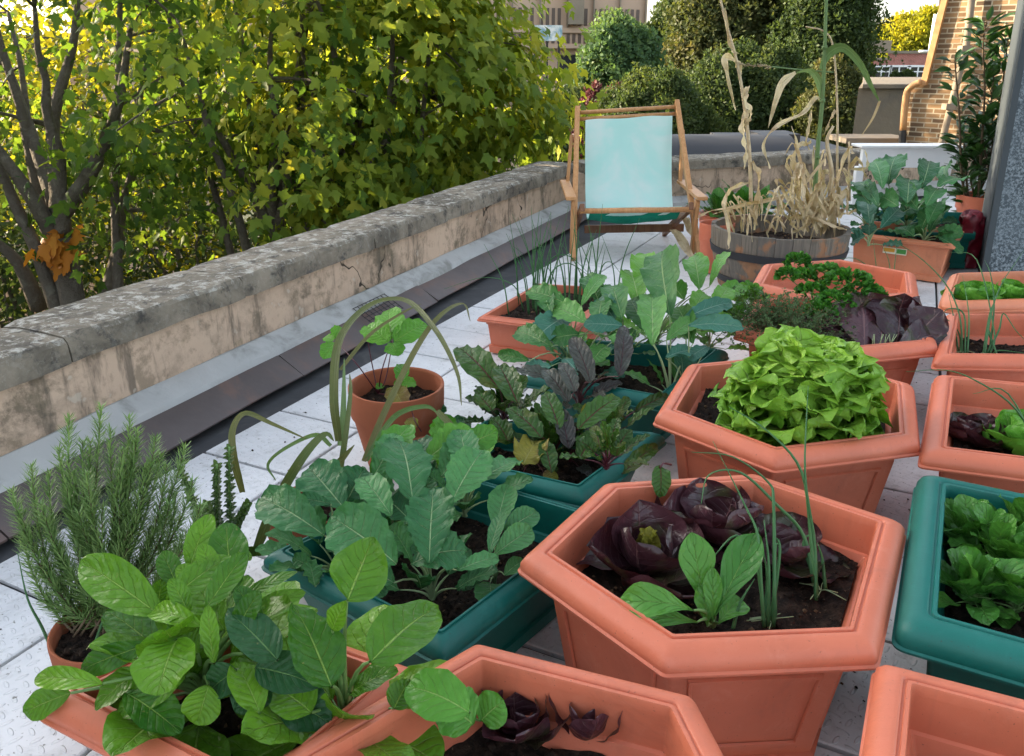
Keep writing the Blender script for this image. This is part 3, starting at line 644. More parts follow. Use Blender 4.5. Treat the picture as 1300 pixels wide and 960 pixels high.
def tree(name,label,base,fork,crown,rad,K,per,size,mat,tm='maple',trunk_r=.14,group=None,spread=.30,limbs=6,seed=0,extra=(),shell=.5,flat=.34,cat='tree',zcut=None,bark='bark',tr=(0,1),clus=None):
    global rng
    rng=np.random.default_rng(seed+100); rd=random.Random(seed)
    base=V(base);fork=V(fork);crown=V(crown); root=empty(name,base,label,cat,group)
    tb=MB(); mid=base.lerp(fork,.5)+V((rd.uniform(-.15,.15),rd.uniform(-.15,.15),0))
    pts=bez(base,mid,fork,7); tb.tube(pts,[trunk_r*(1.25-.45*i/7) for i in range(8)],9)
    nodes=[]
    for L in range(limbs):
        a=2*PI*L/limbs+rd.uniform(-.4,.4); e=rd.uniform(.35,1.1)
        tgt=crown+V((math.cos(a)*rad[0]*.62*math.cos(e),math.sin(a)*rad[1]*.62*math.cos(e),rad[2]*rd.uniform(.0,.8)*math.sin(e)+rad[2]*.1))
        st=pts[rd.randint(5,7)]; c=st.lerp(tgt,.45)+V((0,0,-.12*(tgt-st).length)); lp=bez(st,c,tgt,9)
        lp=[p+V((rd.uniform(-.04,.04),rd.uniform(-.04,.04),rd.uniform(-.03,.03)))*(i>0)*(trunk_r/.14) for i,p in enumerate(lp)]
        tb.tube(lp,[trunk_r*.62*(1-.8*i/9) for i in range(10)],6); nodes+= [(p,trunk_r*.62*(1-.8*i/9)) for i,p in enumerate(lp) if i>2]
    for e in extra:
        e=[V(p) for p in e]; c=crom(e,4); r0=trunk_r*.6; tb.tube(c,[r0*(1-.75*i/(len(c)-1)) for i in range(len(c))],6); nodes+=[(p,r0*(1-.75*i/(len(c)-1))) for i,p in enumerate(c)]
    cl=[]
    while len(cl)<K:
        d=V((rd.gauss(0,1),rd.gauss(0,1),rd.gauss(0,1))).normalized()*(shell+(1-shell)*rd.random()**.6)*rd.uniform(.78,1.18)
        cl.append(crown+V((d.x*rad[0],d.y*rad[1],d.z*rad[2])))
    if clus: cl+= [V(p) for p in clus]
    cent=[];out=[];tn=[]
    for c in cl:
        p,r=min(nodes,key=lambda q:(q[0]-c).length); m=p.lerp(c,.5)+V((0,0,.08*(c-p).length))
        bp=bez(p,m,c,5); r0=min(r*.6,.03*trunk_r/.14); tb.tube(bp,[r0*(1-.75*i/5)+.003 for i in range(6)],4,cap=False)
        ct=rd.random()*.45+.25
        k=int(per*rd.uniform(.6,1.4)); q=rng.normal(0,1,(k,3))*np.array([spread,spread,spread*flat]); q[:,2]-=.25*(q[:,0]**2+q[:,1]**2)/spread
        cent.append(q+np.array(c)); dd=np.array(c-crown); dd=dd/(np.linalg.norm(dd)+1e-6); o=dd*.7+q/(np.linalg.norm(q,axis=1)[:,None]+1e-6)*.6; out.append(o)
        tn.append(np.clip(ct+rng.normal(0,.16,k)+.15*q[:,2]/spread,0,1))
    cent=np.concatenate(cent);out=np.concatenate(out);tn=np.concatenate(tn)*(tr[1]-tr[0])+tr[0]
    if zcut is not None:
        keep=zcut(cent); cent=cent[keep];out=out[keep];tn=tn[keep]
    tb.build('trunk',M[bark],root)
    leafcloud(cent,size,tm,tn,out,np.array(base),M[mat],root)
    return root
def pz(px,py,Y): return PY(px,py,Y)
def inside_wall(c):   # keep foliage outside the parapet
    d=(c[:,0]-W0.x)*wn.x+(c[:,1]-W0.y)*wn.y; d2=(c[:,0]-FW0.x)*fn.x+(c[:,1]-FW0.y)*fn.y
    return (d>.55)|(d2>.55)
G='maples standing beyond the parapet'
t1=pz(75,395,6.5)
tree('maple_tree','many-stemmed maple with bare grey trunk and an orange sprig at the far left',(t1.x,6.5,-9),pz(78,300,6.5),pz(60,60,6.8),(1.7,1.5,1.6),34,80,.082,'maple',trunk_r=.13,group=G,seed=3,zcut=inside_wall,tr=(0,.7),
 extra=[(pz(80,300,6.5),pz(72,230,6.5),pz(68,150,6.6),pz(92,60,6.7),pz(100,-20,6.8)),(pz(80,270,6.5),pz(120,210,6.4),pz(150,130,6.3),pz(165,40,6.3)),(pz(70,300,6.5),pz(40,250,6.3),pz(5,200,6.2),pz(-40,140,6.2)),(pz(74,265,6.5),pz(40,170,6.8),pz(10,80,7)),(pz(50,390,6.7),pz(20,330,6.5),pz(-30,290,6.3))])
t2=pz(345,330,6.6)
tree('maple_tree','maple with slanting pale limb showing bright backlit leaves, behind the middle of the long parapet',(t2.x,6.6,-9),pz(345,300,6.6),pz(335,70,6.6),(1.5,1.4,1.5),42,90,.086,'maple',trunk_r=.11,group=G,seed=5,zcut=inside_wall,tr=(.05,.85),
 extra=[(pz(350,305,6.6),pz(325,250,6.5),pz(290,190,6.4),pz(265,150,6.3)),(pz(390,320,6.8),pz(392,200,6.8),pz(385,120,6.7),pz(375,40,6.7)),(pz(350,305,6.6),pz(365,230,6.5),pz(350,160,6.4))])
t3=pz(468,290,6.8)
tree('maple_tree','broad maple with large yellow-green leaves, crown reaching towards the deckchair',(t3.x,6.8,-9),pz(475,240,6.8),pz(485,90,6.6),(1.1,1.1,1.3),48,125,.092,'maple',trunk_r=.12,group=G,seed=8,zcut=inside_wall,tr=(.4,1),
 extra=[(pz(468,260,6.8),pz(485,200,6.8),pz(500,120,6.6),pz(520,20,6.5)),(pz(470,250,6.8),pz(430,190,6.6),pz(420,130,6.5))],
 clus=[pz(680,125,7.2),pz(700,132,7.2),pz(635,60,7.2),pz(650,165,7.2),pz(665,110,7.2),pz(600,60,7),pz(620,100,7),pz(600,5,7),pz(570,30,7),pz(620,160,7.2),pz(600,190,7),pz(560,210,6.9),pz(640,90,6.8)])
sp=pz(72,310,6.4)
# understorey and backlit thicket
G2='thicket of lower trees beyond the maples'
for i,(px,py,Y,r,mt,sz,lab) in enumerate([(230,200,11,2.3,'lime_tree',.15,'sunlit yellow-green tree glowing between the two left maples'),
  (20,330,9.5,1.6,'dark_tree',.12,'dark glossy shrub tree low behind the leftmost maple trunk'),
  (420,300,10.5,1.9,'lime_tree',.13,'yellow-lit bushy tree low behind the broad maple'),
  (240,330,9,1.3,'dark_tree',.11,'dark ivy-like bush just above the middle of the long coping'),
  (600,260,9.5,1.3,'dark_tree',.11,'dark bush below the broad maple, left of the deckchair'),
  (110,120,13,2.7,'lime_tree',.17,'backlit tree behind the leftmost maple'),
  (-90,200,10,2.6,'dark_tree',.15,'shaded tree cut by the left edge of the picture'),
  (430,80,13,1.9,'dark_tree',.16,'tall dark tree filling the gaps behind the broad maple'),
  (330,-10,14,3.4,'lime_tree',.18,'tall sunlit tree rising behind the middle maple'),
  (150,420,9.5,1.6,'dark_tree',.12,'dark low bush under the maples at left')]):
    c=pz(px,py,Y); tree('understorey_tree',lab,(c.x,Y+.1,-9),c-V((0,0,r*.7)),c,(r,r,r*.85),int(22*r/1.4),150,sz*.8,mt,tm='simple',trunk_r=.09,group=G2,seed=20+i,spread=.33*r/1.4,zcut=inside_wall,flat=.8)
mbo=[]; rng=np.random.default_rng(1)
# orange sprig on leftmost maple is part of its crown: small extra leaf mesh
mroot=[o for o in COL.objects if o.name=='maple_tree'][0]
q=np.clip(rng.normal(0,1,(46,3)),-1.3,1.3)*np.array([.10,.10,.11])+np.array(sp); leafcloud(q,.12,'maple',rng.random(46),np.tile(np.array([0,-1,.3]),(46,1)),np.array(mroot.location),M['orange_sprig'],mroot,name='orange_sprig')
# far trees
def far_tree(lab,px,py,Y,rx,rz,mt,sz,K,per,seed,name='park_tree',tr=(0,1)):
    c=pz(px,py,Y); sc=Y/F*.86; r=(rx*sc,rx*sc*.9,rz*sc); sz*=.5; per=int(per*2.3)
    tree(name,lab,(c.x,Y,-9),V((c.x,Y,max(-8,c.z-r[2]*.8))),c,r,K,per,sz,mt,tm='clump',trunk_r=.012*Y*.6,group='park trees beyond the roofs',seed=seed,spread=.17*max(r[0],r[2]),flat=.6,shell=.2,tr=tr)
far_tree('rounded blue-green tree in front of the brown precast block',787,112,38,54,88,'blue_tree',.5,60,170,41)
far_tree('small purple-leaved tree just above the deckchair',778,150,26,40,52,'purple_tree',.26,50,110,42)
far_tree('tall russet-tinged tree directly right of the brown block',940,62,46,74,112,'brown_tree',.6,110,200,43)
far_tree('tall dark tree behind the maize stalks',985,40,50,84,135,'dark_tree',.65,130,220,44,tr=(.1,1))
far_tree('dark tree beside the red brick house',1048,60,42,34,115,'dark_tree',.5,80,170,45)
far_tree('bright sun-topped tree standing against the pale sky at right',1160,58,95,52,44,'lime_tree',1.0,70,160,46)
far_tree('low dark evergreen behind the deckchair canvas',835,150,24,80,60,'dark_tree',.26,60,150,47)
far_tree('low green tree behind the barrel',950,130,27,86,66,'dark_tree',.3,70,150,48)
far_tree('dull green bushy tree below the red brick house',1062,140,24,40,62,'brown_tree',.26,50,130,49)
far_tree('dark tree between the purple tree and the broad maple',715,170,30,50,60,'dark_tree',.34,60,150,50)
far_tree('reddish shrub at the corner of the red brick house',1100,92,52,9,9,'purple_tree',.28,20,60,51,'shrub')
far_tree('dark rounded shrub under the red brick house windows',1146,98,50,16,8,'dark_tree',.25,24,60,52,'shrub')
far_tree('dark evergreen on the skyline between the blocks',870,55,70,44,60,'dark_tree',.8,50,140,53)
# ---------------------------------------------------------------- buildings
def prism(mb,pts,back,uvscale=1.0,tint=.5,mat=0):
    """front outline (planar list) extruded along vector back; UVs in metres"""
    pts=[V(p) for p in pts]; n=len(pts); o=pts[0]; bk=V(back); nrm=bk.normalized()
    ux=V((0,0,1)).cross(nrm).normalized()*-1; uy=V((0,0,1))
    uv=lambda p:((p-o).dot(ux)*uvscale,(p.z)*uvscale)
    mb.add(pts,[tuple(range(n))],[uv(p) for p in pts],tint,mat); mb.add([p+bk for p in pts],[tuple(reversed(range(n)))],[uv(p) for p in pts],tint,mat)
    for i in range(n):
        a,b=pts[i],pts[(i+1)%n]; e=(b-a).length
        if abs((b-a).normalized().z)>.25: us=[(0,a.z),(0,b.z),(bk.length,b.z),(bk.length,a.z)]
        else: us=[(0,0),(e,0),(e,bk.length),(0,bk.length)]
        mb.add([a,b,b+bk,a+bk],[(0,3,2,1)],us,tint,mat)
def wallbox(mb,x0,x1,y,z0,z1,d,mat=0): prism(mb,[(x0,y,z0),(x1,y,z0),(x1,y,z1),(x0,y,z1)],(d*1.04*x0/y if x0>0 else 0,d,0),mat=mat)
# brown precast block
Yb=80; a=PY(820,22,Yb); sx=Yb/F*1.02
br=empty('office_block',(a.x-22,Yb,-9),'brown precast office block with rows of narrow dark window slots, upper middle of the picture','building')
X1=a.x; X0=X1-46; zt=PY(760,-4,Yb).z
zz=lambda y:PY(760,y,Yb).z
ang=-.10
def bp(x,z,o=0): return V((x,Yb+(X1-x)*-.30+o,z))
def bq(mb,x0,x1,z0,z1,o,d): prism(mb,[bp(x0,z0,o),bp(x1,z0,o),bp(x1,z1,o),bp(x0,z1,o)],V((.30*0,d,0)))
mb=MB(); bq(mb,X0,X1,-9,zz(62),0,14); bq(mb,X0,X1,zz(62),zz(-2),-.6,14.6); mb.build('wall',M['concrete_pink'],br,smooth=False)
n=0
for (ya,yb,k) in((34,13,15),(56,44,15)):
    for i in range(k):
        x1=X1-.5-i*2.45; mb=MB()
        for j in range(4):
            xx=x1-.25-j*.53; bq(mb,xx-.30,xx,zz(ya),zz(yb),-.66,.2)
        mb.build('window',M['slot'],br,smooth=False); n+=1
for i in range(16): x=X1-.12-i*2.45; mb=MB(); bq(mb,x-.12,x,zz(36),zz(-2),-.95,.4); mb.build('fin',M['beige'],br,smooth=False)
mb=MB(); x=PY(704,20,Yb-9).x+2.2; bq(mb,x-.7,x+.7,zz(33),zz(-30),-1.6,1.2); mb.build('stair_mullion',M['beige'],br,smooth=False)
mb=MB(); bq(mb,X0,X1+.3,zz(43),zz(37),-.9,.4); bq(mb,X0,X1+.3,zz(62),zz(58),-.9,.4); mb.build('spandrel_band',M['concrete_pink'],br,smooth=False)
mb=MB(); prism(mb,[bp(X1-18,zz(-2),1),bp(X1-2,zz(-2),1),bp(X1-4,zz(-22),1),bp(X1-18,zz(-22),1)],(0,9,0)); mb.build('glass_roof',M['blueglass'],br,smooth=False)
for i in range(9): mb=MB(); bq(mb,X1-18+i*1.8,X1-17.9+i*1.8,zz(-2),zz(-20),.8,.2); mb.build('glazing_bar',M['white'],br,smooth=False)
for px in(728,):
    mb=MB(); c=PY(px,82,Yb-8); bq(mb,c.x-.9,c.x+.9,PY(px,96,Yb-8).z,PY(px,69,Yb-8).z,-.1,.3); mb.build('window',M['darkglass'],br,smooth=False)
# pale hoarding
c0=PY(676,52,58);c1=PY(714,32,58); h=MB(); prism(h,[(c0.x,58,c0.z),(c1.x,58,c0.z),(c1.x,58,c1.z),(c0.x,58,c1.z)],(0,.15,0))
hb=empty('site_hoarding',((c0.x+c1.x)/2,58,-9),'pale blue and white sheeted hoarding below the left end of the office block','hoarding')
nt=NT('mottled_sheeting'); nn=nt.noise(.9,5,.7,nt.obj(),.5); M['sheet']=nt.done(nt.bsdf(nt.mix(nt.ramp(nn,.4,.62),(.18,.33,.42),(.72,.74,.74)),.6))
h.build('panel',M['sheet'],hb,smooth=False)
h=MB(); 
for x in(c0.x+.2,(c0.x+c1.x)/2,c1.x-.2): h.box((x,58.3,(c0.z-9)/2),(.15,.15,c0.z+9))
h.build('post',M['black'],hb,smooth=False)
# red brick house, far
Yr=62; z1=PY(1140,68,Yr).z; xl=PY(1108,80,Yr).x; xr=PY(1215,80,Yr).x; rb=empty('brick_house',((xl+xr)/2,Yr,-9),'distant red brick house with three white sash windows and a flat parapet','building')
mb=MB(); xm=PY(1126,80,Yr).x
wallbox(mb,xm,xr,Yr,-9,z1,8); wallbox(mb,xl,xm,Yr+.05,-9,PY(1110,76,Yr).z,8); mb.build('wall',M['redbrick'],rb,smooth=False)
mb=MB(); wallbox(mb,xm-.1,xr,Yr-.12,z1,z1+.18,8.3); wallbox(mb,xl-.1,xm,Yr-.1,PY(1110,76,Yr).z,PY(1110,76,Yr).z+.15,8.3); mb.box((PY(1137,60,Yr).x,Yr+3,z1+.5),(1.6,1,.9)); mb.build('coping',M['beige'],rb,smooth=False)
for px in(1118,1140,1164,1188):
    x=PY(px,94,Yr).x; za=PY(px,104,Yr).z; zb=PY(px,84,Yr).z; w=.62
    f=MB()
    f.box((x-w,Yr-.06,(za+zb)/2),(.12,.16,zb-za)); f.box((x+w,Yr-.06,(za+zb)/2),(.12,.16,zb-za)); f.box((x,Yr-.06,zb),(1.36,.16,.14)); f.box((x,Yr-.10,za),(1.5,.3,.12)); f.box((x,Yr-.05,(za+zb)/2),(.09,.1,zb-za)); f.box((x,Yr-.04,za+(zb-za)*.65),(1.2,.1,.08))
    fo=f.build('window',M['white'],rb,smooth=False)
    g=MB(); g.box((x,Yr-.02,(za+zb)/2),(1.2,.04,zb-za)); g.build('pane',M['darkglass'],fo,smooth=False)
# weathered cement outhouse wall beyond far parapet
Yo=13; q=lambda px,py,Y=Yo:PY(px,py,Y)
ow=empty('outhouse',(q(1115,150).x,Yo,-9),'windowless grey-brown rendered outhouse beside the brick chimney gable','building')
mb=MB(); a=q(1087,176);b=q(1160,176); zt=q(1110,112).z; prism(mb,[(a.x,Yo,-9),(b.x+.6,Yo,-9),(b.x+.6,Yo,zt),(q(1090,112).x,Yo,zt)],(5*a.x/Yo*1.03,5,0)); mb.build('wall',M['grey_render'],ow,smooth=False)
mb=MB(); prism(mb,[(a.x-.05,Yo-.08,zt),(b.x+.7,Yo-.08,zt),(b.x+.7,Yo-.08,zt+.06),(a.x-.05,Yo-.08,zt+.06)],(5*a.x/Yo*1.03,5.2,0)); mb.build('lead_capping',M['grey_render'],ow,smooth=False)
Yl=9.5; la=PY(1074,190,Yl);lb=PY(1146,190,Yl)
lw=empty('low_wall',((la.x+lb.x)/2,Yl,-9),'low beige wall with stone ledge in front of the grey-brown outhouse','wall')
mb=MB(); wallbox(mb,la.x,lb.x,Yl,-9,PY(1100,181,Yl).z,.4); mb.build('wall_face',M['beige'],lw,smooth=False)
mb=MB(); mb.box(((la.x+lb.x)/2,Yl+.18,PY(1100,178,Yl).z),(lb.x-la.x+.1,.55,.06)); mb.build('ledge',M['beige'],lw,smooth=False)
# brick gable with sloping verge : face turned a little to the left so that the low sun reaches it
Yg=9.0; gx=PY(1152,190,Yg).x; gdir=V((1,-1.05,0)).normalized(); gn=V((-1.05,-1,0)).normalized()
gp0=V((gx,Yg,0))
def GP(px,py,o=0): return PP(px,py,gp0,gn)+gn*o
gb=empty('chimney_gable',(gx+.5,Yg+.2,-9),'sunlit yellow stock brick gable with sloping verge at the upper right','building')
outline=[(1152,230),(1157,112),(1172,104),(1199,10),(1214,-60),(1330,-60),(1330,230)]
pts=[GP(*p) for p in outline]; pts[0].z=-9; pts[-1].z=-9
mb=MB(); bk=-gn*1.2; prism(mb,pts,bk); mb.build('wall',M['brick'],gb,smooth=False)
vg=MB(); vp=[(1146,192),(1153,116),(1170,104),(1177,96),(1203,0),(1220,-62)]
# downpipe: black below, buff above, following the verge
p=[GP(1147,215,.06),GP(1149,165,.06)]; tb=MB(); tb.tube(p,[.038]*2,10); p1=tb.build('downpipe',M['black'],gb,sharp=50)
tb=MB(); tb.tube(crom([GP(1149,166,.06),GP(1153,122,.06),GP(1160,110,.07),GP(1172,104,.06)],4),.034,10); tb.build('downpipe_bend',M['orange_pipe'],gb)
tb=MB(); tb.bar(GP(1174,108,.03),GP(1216,-60,.03),.06,.05,up=gn); tb.build('verge_strip',M['orange_pipe'],gb,smooth=False)
tb=MB(); tb.tube([GP(1242,-40,.08),GP(1230,60,.08),GP(1196,192,.08)],.035,12); tb.build('soil_pipe',M['beige'],gb,sharp=50)
for p_ in(GP(1228,62,.08),GP(1208,135,.08)): tb=MB(); tb.box(p_,(.10,.10,.06)); tb.build('pipe_collar',M['beige'],gb,smooth=False)
# darker rear chimney flank seen behind verge
tb=MB(); prism(tb,[PY(1186,110,9.8),PY(1205,110,9.8),PY(1222,-60,9.8),PY(1196,-60,9.8)],(.85,1.5,0)); tb.build('chimney_flank',M['grey_render'],gb,smooth=False)
# tv aerial
ar=empty('rooftop_aerial',PY(1180,100,20),'thin pale twin-pole aerial beside the brick gable','aerial')
tb=MB(); tb.tube([PY(1181,96,20),PY(1193,16,20)],.045,6); tb.tube([PY(1176,96,20),PY(1188,18,20)],.045,6); tb.build('mast',M['white'],ar); tb=MB(); tb.bar(PY(1167,65,20),PY(1183,65,20),.05,.05); tb.build('cross_arm',M['white'],ar)
# neighbouring dark lead roofs just beyond the far parapet
tb=MB(); a=PY(845,188,8.5);b=PY(962,190,8.5); rows=[]
for i in range(2):
    x=(a.x,b.x+.3)[i]; rows.append([V((x,8.5-math.cos(t)*.45,a.z-.28+math.sin(t)*.42)) for t in [PI*k/14 for k in range(15)]])
tb.grid(rows); tb.f+= [tuple(range(15)),tuple(15+k for k in reversed(range(15)))]; tb.m+=[0,0]
tb.box(((a.x+b.x)/2,8.5,(a.z-.28-9)/2),(b.x-a.x+.3,.9,9+a.z-.28))
tag(tb.build('lead_barrel_roof',M['slate'],sharp=40),'dark curved lead roof of the neighbouring house just behind the far parapet','roof')
tb=MB(); a=PY(955,188,10);b=PY(1075,188,10); tb.box(((a.x+b.x)/2,11,(a.z-9)/2),(b.x-a.x,2.4,a.z+9)); 
tb.box((a.x+.5,10.8,a.z+.05),(.5,.6,.14))
tag(tb.build('flat_roof',M['slate'],smooth=False),'blue-grey flat roof with ribs beyond the maize tub','roof')
# far-left house behind the maples
hx=empty('brick_house',(-12,19,-9),'pinkish house half hidden behind the leftmost maple','building')
tb=MB(); a=pz(-120,-30,19);b=pz(95,-30,19); wallbox(tb,a.x-3,b.x,19,-9,pz(0,60,19).z,9); tb.build('wall',M['concrete_pink'],hx,smooth=False)
tb=MB(); zt=pz(0,60,19).z; prism(tb,[(a.x-3,18.6,zt),(b.x+.3,18.6,zt),(b.x+.3,18.6,zt+.25),(a.x-3,18.6,zt+.25)],(0,9.6,0)); tb.build('roof',M['slate'],hx,smooth=False)
for px,py in((20,140),(75,150),(22,225),(70,235)):
    c=pz(px,py,19); f=MB(); f.box((c.x,18.95,c.z),(.9,.12,1.3)); fo=f.build('window',M['white'],hx,smooth=False); g=MB(); g.box((c.x,18.9,c.z),(.74,.06,1.14)); g.build('pane',M['darkglass'],fo,smooth=False)
# ---------------------------------------------------------------- right hand felt-clad upstand
f0=PY(1250,345,3.6); f1=PY(1236,330,4.2); s=f0; z0=0
ux=empty('felt_clad_dormer',(s.x+.6,4.0,0),'tall dark grey dormer cheek clad in speckled mineral felt at the right edge','wall')
tb=MB(); A=V((f0.x,3.6,0));B=V((f1.x,4.2,0)); lean=-.03
def up(p,z): return V((p.x+lean*z,p.y,z))
Cc=V((f0.x+2.2,3.25,0)); Dd=V((f0.x+2.4,4.4,0))
rows=[[up(p,z) for p in(A,Cc)] for z in(0,2.6)]; tb.grid(rows); rows=[[up(p,z) for p in(A,Cc,Dd,B)] for z in (2.6,)]; 
tb.add([up(p,2.6) for p in(A,Cc,Dd,B)],[(0,1,2,3)]); tb.build('front_face',M['felt'],ux,smooth=False)
tb=MB(); tb.grid([[up(p,z) for p in(B,A)] for z in(0,2.6)]); tb.grid([[up(p,z) for p in(Cc,Dd,B)] for z in(0,2.6)]); tb.build('side_face',M['felt_dark'],ux,smooth=False)
tb=MB(); tb.bar(up(A,0)+V((-.004,-.006,0)),up(A,2.6)+V((-.004,-.006,0)),.03,.012,up=(0,1,0)); tb.build('corner_trim',M['felt_dark'],ux,smooth=False)
# white boards on the far parapet
tb=MB(); a=PY(1094,205,5.35);b=PY(1214,205,5.35); zt=PY(1150,188,5.35).z; zb=PY(1150,213,5.35).z
tb.box(((a.x+b.x)/2,5.37,(zt+zb)/2),(b.x-a.x,.05,zt-zb)); tb.box(((a.x+b.x)/2,5.42,zt+.008),(b.x-a.x+.04,.18,.016)); tb.box((a.x+.02,5.42,zb/2),(.05,.05,zb)); tb.box((b.x-.02,5.42,zb/2),(.05,.05,zb))
o=tb.build('white_board',M['white'],smooth=False,bevel=.004); tag(o,'long white painted board standing behind the cabbage boxes below the brick gable','board')
# ---------------------------------------------------------------- deckchair
dc=empty('deckchair',P(806,327,0)+V((0,.3,0)),'wooden folding deckchair with canvas sling tinted sunlit mint in front of the parapet corner','chair')
Yf=4.12; Yt=4.72
def cp(px,py,Y): return PY(px,py,Y)
TLp,TRp=cp(733,137,Yt),cp(859,129,Yt); FLp,FRp=cp(728,331,Yf-.05),cp(888,331,Yf-.05); FLp.z=FRp.z=.012
mb=MB(); mb.bar(FLp,TLp,.026,.042,up=(0,-1,0)); mb.build('side_rail',M['wood'],dc,smooth=False,bevel=.003)
mb=MB(); mb.bar(FRp,TRp,.026,.042,up=(0,-1,0)); mb.build('side_rail',M['wood'],dc,smooth=False,bevel=.003)
def onrail(f,side,o=0):
    a,b=(FLp,TLp) if side<0 else (FRp,TRp); return a.lerp(b,f)+V((0,o,0))
mb=MB(); mb.tube([onrail(.965,-1,.0),onrail(.965,1,.0)],.011,10); mb.build('top_rail',M['wood'],dc)
mb=MB(); mb.tube([onrail(.915,-1,.03),onrail(.915,1,.03)],.011,10); mb.build('sling_rod',M['wood'],dc)
sL,sR=cp(736,268,Yf-.03),cp(880,266,Yf-.03)
mb=MB(); mb.tube([sL,sR],.014,12); mb.build('front_rail',M['wood'],dc)
for e,(x0,x1) in zip((sL,sR),((748,0),(862,0))):
    mb=MB(); q_=cp(x0,318,Yt); q_.z=.015; q_.x=e.x+(.02 if e is sL else -.02)
    q_.y=Yt; mb.bar(q_,e+V((.012 if e is sL else -.012,-.01,.02)),.024,.040,up=(0,-1,0)); mb.build('rear_leg',M['wood_d'],dc,smooth=False,bevel=.003)
for sx_,e in((-1,sL),(1,sR)):
    mb=MB(); x=e.x+sx_*.030; a_=V((x,Yf+.02,.31)); b_=V((x,Yf+.05,.02)); mb.bar(b_,a_,.022,.040,up=(0,-1,0)); mb.build('arm_post',M['wood'],dc,smooth=False,bevel=.003)
    mb=MB(); mb.bar(V((x+sx_*.015,Yf-.03,.325)),V((x+sx_*.015,Yf+.52,.335)),.055,.020); mb.build('armrest',M['wood'],dc,smooth=False,bevel=.004)
    mb=MB(); tp=onrail(.80,sx_,.02)+V((sx_*.024,0,0)); mb.bar(V((x,Yf+.48,.335)),V((tp.x,tp.y+.05,tp.z)),.018,.036,up=(0,-1,0)); mb.build('prop_arm',M['wood'],dc,smooth=False,bevel=.003)
mb=MB(); a_,b_=cp(742,291,Yf+.35),cp(868,289,Yf+.35); mb.bar(a_,b_,.018,.045,up=(0,0,1)); mb.build('cross_bar',M['wood_d'],dc,smooth=False,bevel=.003)
mb=MB(); a_,b_=cp(752,311,Yt-.05),cp(846,309,Yt-.05); mb.tube([a_,b_],.011,8); mb.build('bottom_rod',M['wood_d'],dc)
# sling
def sling(off,f0,f1):
    mb=MB(); rows=[];uvs=[]
    for i in range(25):
        s=f0+(f1-f0)*i/24; r=[];ur=[]
        tl=onrail(.905,-1,.018).lerp(onrail(.905,1,.018),.085); tr=onrail(.905,-1,.018).lerp(onrail(.905,1,.018),.945)
        bl=sL.lerp(sR,.095)+V((0,.0,.014)); br_=sL.lerp(sR,.90)+V((0,.0,.014))
        for j in range(13):
            u=j/12; a_=tl.lerp(tr,u); b_=bl.lerp(br_,u); w_=1-.05*math.sin(PI*s)*(1-abs(2*u-1))
            mid=V(((a_.x+b_.x)/2,(a_.y*.5+b_.y*.5)+.06,b_.z-.31-.06*math.sin(PI*u)))
            p=a_*(1-s)**2+mid*2*s*(1-s)+b_*s*s
            p=p+V((0,off,-off*.8))+V((0,.004*math.sin(u*19+s*3),.003*math.sin(u*11+s*9)))
            r.append(p); ur.append((s,u))
        rows.append(r);uvs.append(ur)
    mb.grid(rows,uvs); return mb
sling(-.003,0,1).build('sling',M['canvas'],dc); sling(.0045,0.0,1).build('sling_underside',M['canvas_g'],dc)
# ---------------------------------------------------------------- half barrel
bc=P(990,287,.28); br_=.305; bc.y+=.0
print('barrel',bc)
bar=empty('half_barrel',(bc.x,bc.y,.004),'weathered oak half barrel tub with dark iron hoop holding the maize','barrel')
NS=26
for k in range(NS):
    mb=MB(); a0=2*PI*k/NS+.0025;a1=2*PI*(k+1)/NS-.0025; rows=[]; dz=R(-.004,.003)
    for rr,z in((.83,.005),(.93,.12),(.985,.2),(1,.28+dz),(.93,.28+dz),(.90,.2),(.8,.05)):
        rows.append([V((bc.x+br_*rr*math.cos(a0+(a1-a0)*j/3),bc.y+br_*rr*math.sin(a0+(a1-a0)*j/3),z)) for j in range(4)])
    mb.grid(rows,None,R(0,1)); m=4; n_=7
    mb.add([rows[i][0] for i in range(7)],[tuple(range(7))]); mb.add([rows[i][3] for i in range(7)],[tuple(reversed(range(7)))])
    mb.build('stave',M['stave'],bar,sharp=30)
for z,hh in((.165,.034),(.04,.03)):
    mb=MB(); rr=lambda z:.93+.055*(z-.12)/.08 if z<.2 else .985+.015*(z-.2)/.08
    if z<.1: rr=lambda z:.83+.1*(z-.005)/.115
    rows=[[V((bc.x+br_*(rr(zz_)+o)*math.cos(2*PI*k/64),bc.y+br_*(rr(zz_)+o)*math.sin(2*PI*k/64),zz_)) for k in range(64)] for zz_,o in((z,.0),(z,.02),(z+hh,.02),(z+hh,.0))]
    mb.grid(rows,None,.5,closed=True); mb.build('hoop',M['hoop'],bar,sharp=40)
soil_mesh([V((bc.x+br_*.92*math.cos(2*PI*k/12),bc.y+br_*.92*math.sin(2*PI*k/12))) for k in range(12)],.195,.012,300,9).build('soil',M['soil'],bar)
